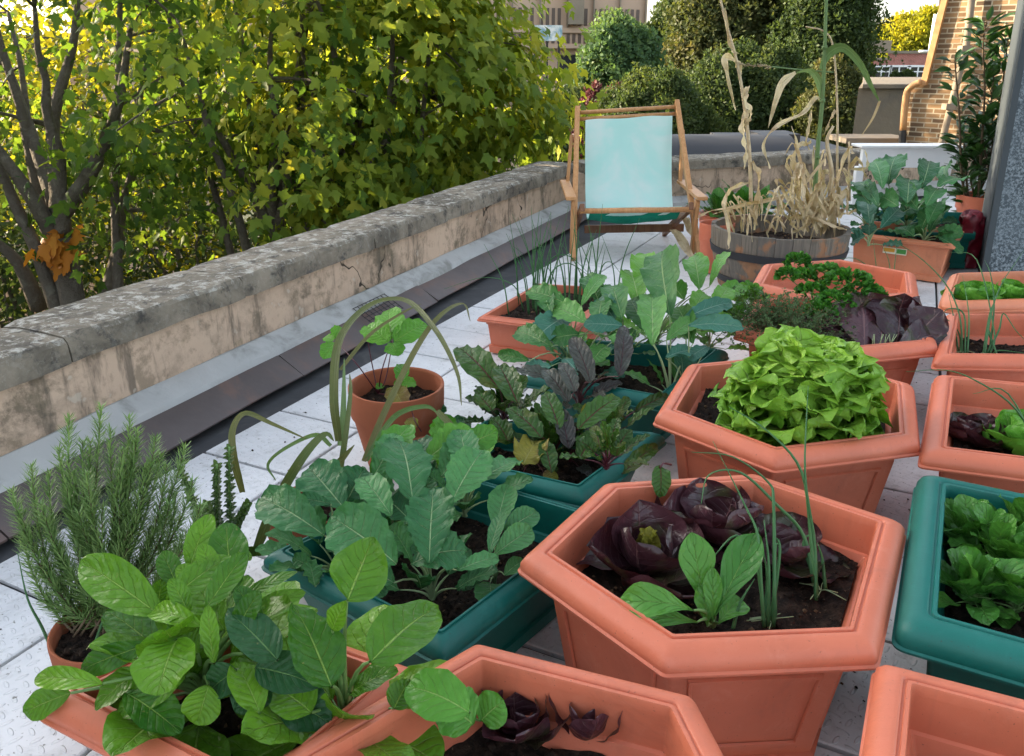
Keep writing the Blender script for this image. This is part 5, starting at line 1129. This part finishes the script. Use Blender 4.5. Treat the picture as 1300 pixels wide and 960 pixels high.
onions('spring_onion','spring onion whose two long leaves rise in front of the frilly lettuce',P(1042,752,Z),[[P(1038,758,Z),P(1030,690,.29),P(1018,600,.40),P(975,548,.46),P(925,516,.49)],[P(1036,762,Z),P(1034,690,.29),P(1022,600,.40),P(1026,490,.5)],[P(1034,745,Z),P(1020,680,.28),P(985,640,.34),P(940,600,.39),P(900,603,.39),P(890,640,.36)],[P(1048,748,Z),P(1044,710,.25),P(1038,690,.28)],[P(1036,740,Z),P(1020,690,.26),P(1034,675,.28)]],.0032)
onions('spring_onion','clump of bent blue-green spring onions beside the young chard',P(975,790,Z),[[P(970,796,Z),P(966,740,.28),P(962,680,.34),P(945,640,.37),P(905,560,.44)],[P(982,796,Z),P(983,740,.28),P(982,640,.37),P(975,612,.39),P(930,580,.43),P(878,574,.45)],[P(975,795,Z),P(976,720,.30),P(970,660,.35)],[P(930,800,Z),P(940,765,.25),P(958,735,.28)],[P(978,792,Z),P(990,700,.31),P(983,680,.33)],[P(960,720,.29),P(935,680,.33),P(895,720,.29)],[P(984,790,Z),P(984,700,.30),P(990,690,.31)],[P(972,790,Z),P(960,700,.3),P(963,670,.34)],[P(968,790,Z),P(974,740,.26),P(968,690,.32)]],.003)
Z2=.20
onions('spring_onion','spring onions with long thin leaves in the middle square planter at right',P(1222,448,Z2),[[P(1222,450,Z2),P(1218,400,.29),P(1200,360,.36),P(1165,325,.42),P(1120,298,.46)],[P(1225,452,Z2),P(1224,400,.29),P(1205,392,.30),P(1196,400,.29)],[P(1228,450,Z2),P(1230,400,.29),P(1222,350,.37)],[P(1220,450,Z2),P(1216,420,.25),P(1190,395,.30)],[P(1216,446,Z2),P(1212,410,.26),P(1204,372,.33)]],.003)
onions('spring_onion','spring onions with crossing leaves and a broken white-tipped leaf in the right middle planter',P(1252,452,Z2),[[P(1250,452,Z2),P(1258,400,.29),P(1272,360,.36),P(1300,318,.42)],[P(1256,448,Z2),P(1262,390,.3),P(1258,350,.37),P(1250,330,.4)],[P(1252,450,Z2),P(1268,420,.25),P(1274,398,.29),P(1290,420,.26),P(1310,440,.23)],([P(1254,418,.25),P(1262,440,.22),P(1272,466,.22)],.004),[P(1248,450,Z2),P(1256,400,.28),P(1264,380,.31)],[P(1260,450,Z2),P(1270,445,.22),P(1310,450,.21)],[P(1257,450,Z2),P(1262,420,.25),P(1240,330,.40),P(1205,320,.41)]],.003)
onions('spring_onion','single long onion leaf arching over the red lettuce at the right edge',P(1330,590,.2),[[P(1330,590,.2),P(1290,520,.33),P(1240,484,.38),P(1200,470,.39),P(1150,472,.38)],[P(1330,600,.2),P(1280,500,.34),P(1235,500,.34)]],.0024,roots=False)
onions('spring_onion','few thin onion shoots in the almost empty planter',P(1132,360,.16),[[P(1132,365,.15),P(1128,330,.24),P(1118,310,.3)],[P(1134,365,.15),P(1136,335,.23),P(1140,300,.31)],[P(1115,360,.15),P(1112,335,.22),P(1108,300,.3)],[P(1118,372,.15),P(1119,345,.2),P(1130,352,.19),P(1131,375,.15)],[P(1130,365,.15),P(1090,330,.25),P(1060,330,.27)]],.0026)
zc=.12
for i,(x0,y0,lab,n_) in enumerate([(662,398,'tallest clump of chives at the left of the small trough',8),(700,392,'clump of chives in the middle of the small trough',12),(735,386,'clump of chives by the foot of the deckchair',12),(765,380,'thin clump of chives at the right of the small trough',7),(680,385,'sparse chives near the back of the small trough',8)]):
    r_=P(x0,y0,zc); ps=[]
    for j in range(n_):
        b_=r_+V((R(-.07,.07),R(-.04,.04),0)); h_=R(.20,.38); a=R(-.12,.12)-.03; b2=R(-.05,.05)
        ps.append(([b_,b_+V((a*.2,b2*.3,h_*.5)),b_+V((a*.8,b2,h_))] if R(0,1)<.8 else [b_,b_+V((a*.3,0,h_*.45)),b_+V((a*1.2,b2,h_*.55)),b_+V((a*2.4,b2,h_*.35))],R(.0024,.0038)))
    onions('chive_plant',lab,r_,ps,.0022,group='clumps of chives in the small trough',roots=False)
onions('chive_plant','two dark onion leaves rising beside the rosemary pot at the lower left',P(85,850,.02),[[P(80,860,.02),P(55,800,.14),P(35,760,.2),P(22,700,.27)],[P(98,862,.02),P(85,825,.08),P(72,802,.12)],[P(118,825,.17),P(130,790,.22),P(140,770,.25)]],.0028,roots=False)
# ---- parsley, thyme
random.seed(3)
pr_=P(1040,410,.235); pl=plant('parsley_plant','curly parsley spreading in tight dark green tufts above the thyme planter','plant',pr_); lb=MB();sb=MB()
for (x,y,z,rx,ry,nn_) in [(1075,362,.36,30,18,90),(1050,352,.36,26,14,70),(1095,372,.34,22,12,55),(1060,385,.33,24,12,60),(1012,335,.38,15,12,55),(1000,352,.37,14,10,45),(1030,372,.34,18,10,45),(1112,380,.32,14,9,34),(1040,395,.31,20,10,44),(1022,352,.36,12,8,30)]:
    c=P(x,y,z); sc_=depth(c)/F; sb.tube(crom([pr_+V((R(-.02,.02),R(-.02,.02),0)),(pr_+c)/2+V((R(-.01,.01),.01,.02)),c],4),[.0018]*9,5)
    for j in range(int(nn_*1.5)):
        a=R(0,6.28);e=math.acos(R(-.2,1)); d=V((math.cos(a)*math.sin(e)*rx*sc_,math.sin(a)*math.sin(e)*rx*sc_*.8,math.cos(e)*ry*sc_)); p_=c+d; dn=d.normalized()
        blade(lb,p_-dn*.008,p_+dn*.009+V((R(-.006,.006),R(-.006,.006),R(-.002,.006))),R(.014,.024),V((R(-1,1),R(-1,1),1)),'round',bend=R(-.3,.4),cup=R(-.4,.6),ruf=.30,rf=R(2,4),n=4,m=6,tint=R(.1,1))
finish(pl,[('leaves',lb,M['parsley']),('stem',sb,M['stem_g'])])
tr_=P(985,435,.235); pl=plant('thyme_plant','wiry grey-green thyme bush at the left of the parsley planter','plant',tr_); lb=MB();sb=MB()
for i in range(330):
    a=R(0,6.28); e=R(.15,1.45); L=R(.08,.16); d=V((math.cos(a)*math.cos(e)*1.25,math.sin(a)*math.cos(e),math.sin(e)*1.0)); b_=tr_+V((R(-.05,.05),R(-.04,.04),0)); t_=b_+d*L+V((R(-.02,.02),R(-.02,.02),0)); m_=(b_+t_)/2+V((R(-.01,.01),R(-.01,.01),.012)); pts=bez(b_,m_,t_,6); sb.tube(pts,[.0008,.0008,.0007,.0006,.0005,.0004,.0003],3,cap=False)
    for j in range(20):
        q_=pts[1+j%6] if j<6 else pts[min(6,2+j//3)]; dd=V((R(-1,1),R(-1,1),R(-.1,1))).normalized()*R(.006,.011); N_=V((R(-1,1),R(-1,1),1)); S_=dd.cross(N_).normalized()*.0024
        q_=q_+V((R(-.004,.004),R(-.004,.004),R(-.004,.004)))
        lb.add([q_,q_+dd*.5+S_,q_+dd,q_+dd*.5-S_],[(0,1,2,3)],[(0,.5),(.5,1),(1,.5),(.5,0)],R(0,1))
finish(pl,[('leaves',lb,M['thyme']),('stem',sb,M['stem_b'])])
# leafy herb between kale and thyme
for (x,y,lab) in [(930,420,'light green leafy herb between the kale and the thyme'),(948,395,'dense leafy herb behind the thyme, in front of the barrel')]:
    r_=P(x,y,.235); pl=plant('leafy_herb',lab,'plant',r_); lb=MB();sb=MB()
    for j in range(5):
        rr_=r_+V((R(-.03,.03),R(-.03,.03),0)); rosette(lb,sb,rr_,10,.05,.035,.028,elev=(20,85),prof='round',pr=.0014,cup=.2,ruf=.12,rf=4,bend=.2,n=8,m=6)
    finish(pl,[('leaves',lb,M['kale_p']),('stem',sb,M['stem_g'])])
# ---- strawberry in clay pot
r_=P(480,500,.18); pl=plant('strawberry_plant','strawberry with light green toothed leaflets on thin red stalks in the clay pot','plant',r_); lb=MB();sb=MB();yb=MB()
SB=dict(cup=.15,ruf=.05,rf=5,lobe=.10,nl=9,bend=.15,n=14,m=10,prof='round')
def leaflet(bx,by,tx,ty,w,zb,zt,m_=None): 
    b_=P(bx,by,zb);t_=P(tx,ty,zt); blade(m_ or lb,b_,t_,w*depth(b_)/F,camN(b_,.8,.4,.15),**SB)
for s_ in [(497,432,494,392,40,.32,.36),(494,434,464,414,34,.32,.34),(500,434,541,412,36,.32,.33),(497,436,505,452,26,.32,.30),(425,430,432,415,18,.30,.32),(425,435,410,456,22,.30,.28),(424,432,412,428,14,.3,.3),(508,486,512,462,20,.23,.25),(508,486,528,486,18,.23,.22),(508,488,500,490,12,.22,.22),(478,494,486,488,10,.2,.2)]: leaflet(*s_)
yb2=MB(); leaflet(498,492,512,516,30,.21,.19,yb); leaflet(520,545,525,530,18,.18,.2,yb2)
for pts in [(r_,P(485,470,.25),P(497,433,.32)),(r_,P(455,465,.27),P(426,432,.30)),(r_,P(470,450,.26),P(466,425,.31)),(r_,P(495,500,.2),P(508,487,.23)),(r_,P(490,480,.22),P(499,430,.3)),(P(515,490,.19),P(525,530,.2),P(535,548,.17))]: sb.tube(crom(pts,5),[.0016]*11,5)
finish(pl,[('leaves',lb,M['straw']),('stem',sb,M['stem_r']),('yellow_leaf',yb,M['yellow_leaf']),('yellow_leaf',yb2,M['yellow_leaf'])])
# ---- strap leaves
r_=P(400,645,.14); pl=plant('strap_leaved_plant','tall strap-leaved clump arching over the strawberry pot in olive and green blades','plant',r_); lb=MB();gb_=MB()
strap(lb,[P(430,560,.20),P(424,500,.30),P(432,430,.38),P(470,388,.42),P(515,382,.43),P(552,418,.41),P(580,472,.36),P(586,515,.32)],.019,tint=.5)
strap(lb,[P(462,586,.19),P(490,520,.27),P(530,440,.37),P(560,400,.42),P(588,386,.42),P(597,408,.40)],.014,tint=.9)
strap(lb,[P(432,470,.32),P(470,425,.37),P(510,398,.40),P(535,386,.41)],.009,tint=.95)
strap(gb_,[P(432,566,.19),P(436,520,.26),P(437,455,.34)],.014)
strap(lb,[P(325,700,.13),P(350,640,.22),P(385,580,.31),P(412,552,.33),P(424,560,.32)],.019,tint=.1)
strap(lb,[P(380,650,.16),P(420,600,.27),P(450,565,.33)],.019,tint=.6)
strap(lb,[P(308,625,.22),P(297,580,.3),P(296,545,.34),P(312,525,.36),P(345,538,.35),P(390,558,.32)],.013,tint=.7)
strap(gb_,[P(420,566,.27),P(400,552,.3),P(360,570,.3),P(340,590,.27),P(350,610,.24)],.008)
strap(lb,[P(428,620,.22),P(438,560,.3),P(445,500,.36),P(444,475,.38)],.011,tint=.2)
strap(gb_,[P(465,585,.19),P(500,530,.27),P(540,516,.3),P(560,528,.29)],.012)
strap(lb,[P(555,522,.3),P(575,545,.28),P(580,580,.24),P(578,600,.2)],.013,tint=.3)
finish(pl,[('leaves',lb,M['grass_leaf']),('young_leaves',gb_,M['corn_green'])])
# ---- rosemary
random.seed(21)
r_=P(140,790,.155); pl=plant('rosemary_bush','rosemary bush with many upright needle-covered stems at the lower left','plant',r_); lb=MB();sb=MB()
tops=[(25,650,.33),(75,570,.38),(115,560,.4),(155,570,.4),(185,590,.38),(205,575,.38),(225,620,.34),(175,545,.42),(95,600,.36),(52,640,.34),(15,622,.36),(40,590,.38),(62,600,.36),(88,530,.43),(105,560,.4),(128,515,.45),(140,545,.42),(165,530,.43),(172,560,.4),(198,555,.42),(212,590,.38),(235,566,.40),(245,610,.36),(60,660,.3),(30,680,.28),(255,640,.34),(110,600,.38),(150,600,.37),(185,610,.36),(85,620,.34),(215,640,.33),(130,640,.33),(50,720,.24),(75,690,.27),(230,680,.28),(165,650,.3),(100,650,.32),(190,670,.28),(120,680,.28),(60,760,.2)]
for (x,y,z) in tops:
    t_=P(x,y,z); b_=r_+V((R(-.05,.05),R(-.04,.04),0)); m_=b_.lerp(t_,.45)+V(((t_.x-b_.x)*.35,0,-.01)); pts=bez(b_,m_,t_,16); n_=len(pts)-1
    sb.tube(pts,[.0022*(1-.75*i/n_) for i in range(n_+1)],5)
    L=sum((pts[i+1]-pts[i]).length for i in range(n_)); cnt=int(L*1500)
    for j in range(cnt):
        s=.10+.90*(j/cnt); k=s*n_; i=min(n_-1,int(k)); p_=pts[i].lerp(pts[i+1],k-i); T=(pts[i+1]-pts[i]).normalized(); a=j*2.4+R(-.4,.4); o_=T.orthogonal().normalized(); o_=Matrix.Rotation(a,3,T)@o_
        ln=R(.017,.029)*(1 if s<.93 else .7)*(1 if s>.25 else .8); d=(o_*.9+T*R(.3,.9)).normalized(); S_=d.cross(T).normalized()*.0011; e_=p_+d*ln+T*ln*.12
        lb.add([p_-S_*.6,p_+S_*.6,p_+d*ln*.55+S_,e_,p_+d*ln*.55-S_],[(0,1,2,4),(4,2,3)],[(0,0),(0,1),(.5,1),(1,.5),(.5,0)],R(0,1))
finish(pl,[('leaves',lb,M['rosemary']),('stem',sb,M['stem_b'])])
r_=P(285,730,.02); pl=plant('box_shrub','little shrub with small glossy round leaves in whorls right of the rosemary','plant',r_); lb=MB();sb=MB()
for (x,y,z) in [(275,590,.30),(291,568,.33),(315,640,.24),(228,595,.3),(335,700,.17),(262,640,.25)]:
    t_=P(x,y,z); b_=r_+V((R(-.02,.02),R(-.02,.02),0)); pts=bez(b_,b_.lerp(t_,.5)+V((0,0,.03)),t_,12); sb.tube(pts,[.0022]*13,5)
    for j in range(75):
        s=.25+.75*j/75; k=s*12;i=min(11,int(k));p_=pts[i].lerp(pts[i+1],k-i); T=(pts[i+1]-pts[i]).normalized(); a=(j//2)*1.57+(j%2)*PI; o_=Matrix.Rotation(a,3,T)@T.orthogonal().normalized(); d=(o_+T*.5).normalized()*R(.013,.019)*(1.1-.4*s)
        blade(lb,p_,p_+d,.011*(1.15-.4*s),T*1-o_*.3,'ovate',bend=.15,cup=.3,ruf=0,n=4,m=4,tint=min(1,s*s+R(-.2,.1)) if s>.5 else R(0,.2))
finish(pl,[('leaves',lb,M['box']),('stem',sb,M['stem_g'])])
# ---- maize
random.seed(8)
YB=bc.y
def c3(x,y,Y=None): return PY(x,y,Y or YB)
root=c3(1040,262); pl=plant('maize_plant','tall green maize stalk with two arching green leaves rising out of the frame','maize',root); sb=MB();lb=MB();db=MB()
sb.tube(crom([c3(1033,265),c3(1038,190),c3(1044,128),c3(1047,60),c3(1049,-2),c3(1052,-60)],5),[.011*(1-.45*i/25) for i in range(26)],8)
for yy in (200,128,60): sb.tube([c3(1038 if yy>150 else 1044 if yy>100 else 1047,yy+2),c3(1038 if yy>150 else 1044 if yy>100 else 1047,yy-2)],[.0125]*2,8)
strap(lb,[c3(1042,88),c3(1052,68),c3(1071,60,YB-.05),c3(1092,80,YB-.08),c3(1106,108,YB-.1),c3(1117,130,YB-.1)],.042,tint=.3,taper0=.35)
strap(db,[c3(1117,128,YB-.1),c3(1108,150,YB-.1),c3(1094,172,YB-.1)],.010)
strap(lb,[c3(1043,126),c3(1040,105),c3(1030,90,YB-.04),c3(1016,90,YB-.08),c3(1006,96,YB-.1)],.030,tint=.8,taper0=.4)
strap(db,[c3(1010,92,YB-.1),c3(994,105,YB-.1),c3(986,125,YB-.1),c3(975,163,YB-.1)],.034,crinkle=.1,taper0=.3)
strap(lb,[c3(1049,-2),c3(1053,-20),c3(1060,-60)],.03)
finish(pl,[('stalk',sb,M['corn_green']),('leaves',lb,M['corn_green']),('dry_leaves',db,M['dry'])])
def drymaize(label,root,stalk,straps,name='maize_plant',rad=.009,extra=None,tassel=None):
    pl=plant(name,label,'maize',root); sb=MB();lb=MB(); c=crom(stalk,5); sb.tube(c,[rad*(1-.5*i/(len(c)-1)) for i in range(len(c))],7,tint=.8)
    for w,pts in straps: strap(lb,pts,w*R(.5,.95),crinkle=.30,fold=.6,twist=R(-1.8,1.8) if w<.028 or len(pts)<5 else R(-.7,.7),taper0=.35,k=8)
    finish(pl,[('stalk',sb,M['dry']),('dry_leaves',lb,M['dry'])])
    if tassel:
        tb=MB()
        for k in range(60):
            s=R(0,1); p_=tassel[0].lerp(tassel[1],s); d=V((R(-1,1),R(-1,1),R(-1,1))).normalized(); tb.tube([p_,p_+(tassel[1]-tassel[0]).normalized()*.012+d*.012],[.0022,.0008],4)
        tb.build('tassel',M['dry'],pl)
    return pl
drymaize('dry buff maize stalk with twisted papery leaves at the left of the barrel',c3(954,275),[c3(954,275),c3(951,187),c3(942,114),c3(933,69),c3(922,30),c3(910,-20)],
 [(.030,[c3(941,95),c3(934,80),c3(919,74,YB-.05),c3(924,100,YB-.08),c3(934,140,YB-.08)]),(.040,[c3(950,110),c3(944,125,YB-.03),c3(952,145,YB-.05),c3(946,160,YB-.04)]),(.045,[c3(950,140),c3(944,160,YB-.04),c3(948,190,YB-.05),c3(945,215,YB-.05)]),(.042,[c3(955,205),c3(962,225,YB-.05),c3(960,255,YB-.06),c3(957,285,YB-.06)]),
  (.026,[c3(952,232),c3(930,238,YB-.08),c3(918,255,YB-.12),c3(925,290,YB-.2),c3(926,315,YB-.3)]),(.020,[c3(950,262),c3(938,250,YB-.05),c3(942,280,YB-.1)]),(.02,[c3(920,10),c3(928,60,YB-.03),c3(938,68)])])
drymaize('brown bent maize stalk with a horizontal tassel pointing left',c3(1066,262,YB+.08),[c3(1064,262,YB+.08),c3(1063,200,YB+.08),c3(1063,138,YB+.08),c3(1058,62,YB+.08),c3(1046,40,YB+.06),c3(1023,34,YB+.05)],
 [(.03,[c3(1044,128),c3(1034,125),c3(1018,145,YB-.05),c3(985,162,YB-.1),c3(970,185,YB-.12),c3(978,214,YB-.14)]),(.034,[c3(1060,140,YB+.08),c3(1054,150),c3(1046,172)]),(.02,[c3(1030,140),c3(1028,158,YB-.03),c3(1024,180,YB-.04),c3(1028,190)])],rad=.006,tassel=(c3(980,85,YB-.02),c3(938,82,YB-.02)))
tm=MB(); tm.tube(crom([c3(1058,92,YB+.06),c3(1020,89),c3(980,85,YB-.02)],4),[.003]*9,5); tm.build('tassel_stalk',M['corn_green'],[o for o in COL.objects if o.name.startswith('maize_plant') and o.parent is None][-1])
# thick dry cluster at centre of barrel
st_=[];
for i in range(46):
    bx=R(1005,1062); by=R(262,300); tx=bx+R(-60,52)*.7+4; ty=by-R(15,105)*(1-abs(bx-1036)/60); Yq=YB+R(-.12,.12)
    a_=c3(bx,by,Yq); b_=c3((bx+tx)/2+R(-8,8),(by+ty)/2,Yq+R(-.03,.03)); t_=c3(tx,ty,Yq+R(-.05,.05)); e_=c3(tx+R(-16,16),ty+R(0,40),Yq-.05)
    st_.append((R(.018,.042),[a_,b_,t_]+([e_] if R(0,1)<.7 else [])))
drymaize('thick sheaf of bleached dry maize leaves around the middle stalk of the barrel',c3(1036,268),[c3(1053,262),c3(1056,220),c3(1050,180),c3(1058,160)],st_,rad=.012)
st_=[]
for i in range(34):
    bx=R(930,1060); by=R(270,302); Yq=YB+R(-.2,.1); tx=bx+R(-22,22); ty=by-R(10,48)
    st_.append((R(.010,.024),[c3(bx,by,Yq),c3((bx+tx)/2,(by+ty)/2-4,Yq),c3(tx,ty,Yq-.03),c3(tx+R(-14,14),ty+R(10,40),Yq-.06)]))
st_+=[(.022,[c3(1000,250),c3(950,258,YB-.1),c3(900,268,YB-.15),c3(885,278,YB-.15)]),(.02,[c3(1020,232),c3(990,248),c3(940,262,YB-.1),c3(905,272,YB-.15)]),(.024,[c3(1010,275,YB-.1),c3(1040,280,YB-.2),c3(1075,292,YB-.25)]),(.018,[c3(1010,232),c3(1000,205),c3(1012,190),c3(1005,160)]),(.03,[c3(1008,270),c3(1015,240,YB-.05),c3(1045,205,YB-.05),c3(1050,190)]),(.04,[c3(1016,235),c3(1010,205,YB-.02),c3(1014,185),c3(1030,180)])]
drymaize('low tangle of broken dry maize stubble across the soil of the barrel',c3(985,275),[c3(985,280),c3(988,262),c3(983,240)],st_,rad=.008)
drymaize('short cut maize stub with pale shreds at the right of the barrel',c3(1080,250,YB+.15),[c3(1078,255,YB+.15),c3(1078,180,YB+.15)],[(.03,[c3(1078,215,YB+.15),c3(1090,200,YB+.1),c3(1100,225,YB+.1)]),(.03,[c3(1078,235,YB+.15),c3(1070,215,YB+.1),c3(1083,228,YB+.1)]),(.02,[c3(1078,215,YB+.15),c3(1100,212,YB+.1),c3(1098,190,YB+.1)])],rad=.008)
# dry leaves lying on the deck by the chair
for i,(pts,w,lab) in enumerate([([P(898,315,.02),P(872,285,.16),P(868,270,.2)],.06,'large curled dry leaf leaning against the right leg of the deckchair'),([P(880,330,.02),P(862,300,.1),P(850,292,.13)],.05,'second dry leaf hanging beside the deckchair leg'),([P(885,322,.015),P(905,314,.03),P(920,322,.01)],.012,'dry twig-like leaf on the deck between chair and barrel'),([P(860,330,.01),P(840,326,.03),P(822,329,.01)],.02,'thin dry leaf on the deck under the deckchair'),([P(905,335,.01),P(893,328,.03),P(880,332,.01)],.014,'curled dry shred on the deck by the barrel foot')]):
    lb=MB(); strap(lb,pts,w,crinkle=.2,fold=.5,taper0=.3); tag(lb.build('dry_leaf',M['dry']),lab,'dry leaf','dry maize leaves fallen on the deck')
# ---- rear cabbages
random.seed(14)
CB=dict(CF,lobe=.05,ruf=.08)
def cab(label,root,specs,extra,mat='cauli'): return cauli(label,root,specs,extra,mat,group='young cabbages by the grey dormer',Lx=.10,name='cabbage_plant',cf=CB,pr=.004,el=(15,75),pet=.06,z=.4)
zz_=.45
cab('tall cabbage with two big rounded leaves in front of the white board',P(1125,285,.2),[(1128,235,1138,198,34,.46,.56),(1120,240,1108,205,26,.46,.54),(1140,275,1165,262,24,.3,.32),(1105,260,1090,245,22,.4,.42),(1115,262,1085,232,24,.40,.44)],5)
cab('cabbage with a lobed leaf reaching right, near the laurel',P(1180,285,.2),[(1170,240,1180,205,28,.46,.54),(1190,238,1225,228,26,.46,.47),(1200,235,1205,210,22,.45,.5),(1165,265,1142,240,30,.4,.44),(1175,262,1190,240,26,.4,.44)],7)
cab('cabbage seedling with drooping bluish leaf over the right end of the stickered trough',P(1172,310,.16),[(1190,290,1222,300,22,.24,.22),(1190,300,1222,322,16,.22,.16),(1170,290,1185,262,24,.26,.36),(1160,300,1140,288,20,.24,.26),(1178,285,1192,256,22,.3,.38)],4)
cab('pale cabbage seedling at the left end of the stickered trough',P(1102,312,.16),[(1104,285,1100,252,26,.28,.36),(1098,300,1082,308,24,.24,.2),(1118,290,1142,265,22,.28,.34)],3,'kale_b')
cab('leafy cabbage in the middle of the teal box',P(1150,290,.2),[(1152,258,1155,228,32,.42,.48),(1140,262,1120,250,28,.4,.42)],8)
cab('dark cabbage at the left of the teal box beside the maize',P(1098,285,.2),[(1100,250,1088,236,22,.42,.44)],6)
# leaves in the bowl behind the barrel
for (dx,dy,lab) in [(-.09,0,'leafy green plant at the left of the bowl behind the barrel'),(.02,.02,'leafy green plant in the middle of the bowl behind the barrel'),(.12,-.01,'leafy green plant at the right of the bowl, against the barrel')]:
    r_=V((pc.x-.02+dx,pc.y+dy,.13)); pl=plant('leafy_plant',lab,'plant',r_,'leafy greens in the bowl behind the barrel'); lb=MB();sb=MB()
    rosette(lb,sb,r_,20,.09,.115,.065,elev=(15,75),pr=.002,cup=.15,ruf=.06,bend=.2,n=8,m=6); finish(pl,[('leaves',lb,M['spinach']),('stem',sb,M['stem_g'])])
# ---- laurel
random.seed(31)
YL=4.75; r_=PY(1240,300,YL); r_.z=.2
pl=plant('laurel_bush','tall bay laurel with glossy dark leaves growing between the white board and the grey dormer','shrub',r_); lb=MB();sb=MB()
def lau(pts,n,Ls=(.08,.14),sp=1.0):
    c=crom([PY(x,y,YL+R(-.05,.05)) for x,y in pts],6); sb.tube(c,[.009*(1-.7*i/(len(c)-1)) for i in range(len(c))],6)
    for j in range(n):
        s=.18+.82*j/n; k=s*(len(c)-1); i=min(len(c)-2,int(k)); p_=c[i].lerp(c[i+1],k-i); T=(c[i+1]-c[i]).normalized(); o_=Matrix.Rotation(j*2.4+R(-.5,.5),3,T)@T.orthogonal().normalized()
        tw=R(.01,.05)*sp; q_=p_+(o_+T*.4)*tw; sb.tube([p_,q_],[.003,.002],4,cap=False)
        for h_ in range(2):
            L=R(*Ls); d=(o_+T*R(.1,.9)+V((R(-.4,.4),R(-.4,.4),R(-.2,.3)))).normalized(); blade(lb,q_,q_+d*L,L*.34,V((0,-.3,1))+V((R(-.5,.5),R(-.5,.5),0)),'lance',bend=.12,cup=.25,ruf=.02,n=8,m=4)
lau([(1240,300),(1245,200),(1250,120),(1248,60),(1252,26)],44); lau([(1238,300),(1222,230),(1218,150),(1214,100),(1212,72)],24,(.07,.11),.8); lau([(1245,300),(1262,220),(1268,150),(1275,90),(1280,50)],44)
lau([(1236,290),(1228,240),(1226,200),(1222,170)],30); lau([(1250,280),(1258,200),(1262,170),(1258,130),(1268,60)],40,(.08,.14),1.8); lau([(1242,310),(1240,260),(1232,225),(1240,190)],26,(.07,.12),1.6)
lau([(1245,240),(1255,215),(1250,190),(1246,150)],30,(.08,.14),2)
finish(pl,[('leaves',lb,M['laurel']),('stem',sb,M['stem_b'])])
lx=round_pot('flower_pot','terracotta pot of the bay laurel, hidden behind the cabbages',(r_.x,r_.y,0),.15,.24,mat='terra',seed=12,group='clay pots')
# ================================================================ light
SAZ=math.radians(-68); SEL=math.radians(16)   # azimuth measured from +Y towards +X
sd=V((math.sin(SAZ)*math.cos(SEL),math.cos(SAZ)*math.cos(SEL),math.sin(SEL)))
w=bpy.data.worlds.new('World'); scene.world=w; w.use_nodes=True; nt=w.node_tree; nt.nodes.clear()
sk=nt.nodes.new('ShaderNodeTexSky'); sk.sky_type='NISHITA'; sk.sun_disc=False; sk.sun_elevation=SEL; sk.sun_rotation=SAZ; sk.altitude=50; sk.air_density=1.0; sk.dust_density=2.5; sk.ozone_density=.6
bg=nt.nodes.new('ShaderNodeBackground'); bg.inputs[1].default_value=.15; ou=nt.nodes.new('ShaderNodeOutputWorld'); hs=nt.nodes.new('ShaderNodeHueSaturation'); hs.inputs['Saturation'].default_value=.5; nt.links.new(sk.outputs[0],hs.inputs['Color']); nt.links.new(hs.outputs[0],bg.inputs[0]); nt.links.new(bg.outputs[0],ou.inputs[0])
sl=bpy.data.lights.new('sun','SUN'); sl.energy=5.0; sl.angle=math.radians(.5); sl.color=(1,.80,.55); so_=bpy.data.objects.new('sun',sl); COL.objects.link(so_); so_.rotation_euler=sd.to_track_quat('Z','Y').to_euler(); so_.location=(0,0,20)
vs=scene.view_settings; vs.view_transform='Standard'; vs.look='None'; vs.gamma=1; vs.exposure=2.1; vs.use_curve_mapping=False
scene.render.engine='CYCLES'; cy=scene.cycles; cy.max_bounces=7; cy.diffuse_bounces=3; cy.transmission_bounces=4; cy.glossy_bounces=3; cy.transparent_max_bounces=4; cy.use_denoising=True; cy.use_adaptive_sampling=True; cy.adaptive_threshold=.02

random.seed(77); mb=MB()
for _ in range(1500):
    c=P(R(0,1300),R(330,900),0)
    if (c-W0).dot(wn)>-.3 or noise.noise(V((c.x*2.5,c.y*2.5,3)))<R(-.1,.6): continue
    r=R(.0012,.004)*(1 if R(0,1)<.93 else 2); vs_=[c+V((v[0],v[1],v[2]+.5))*r*R(.6,1.3) for v in((1,0,0),(-1,.2,0),(0,1,.1),(.1,-1,0),(0,0,.8),(0,0,-.5))]
    mb.add(vs_,[(0,2,4),(2,1,4),(1,3,4),(3,0,4),(2,0,5),(1,2,5),(3,1,5),(0,3,5)],None,R(.2,1))
tag(mb.build('soil_crumbs',M['soil']),'scattered soil crumbs and grit on the white deck tiles','soil crumbs',kind='stuff')
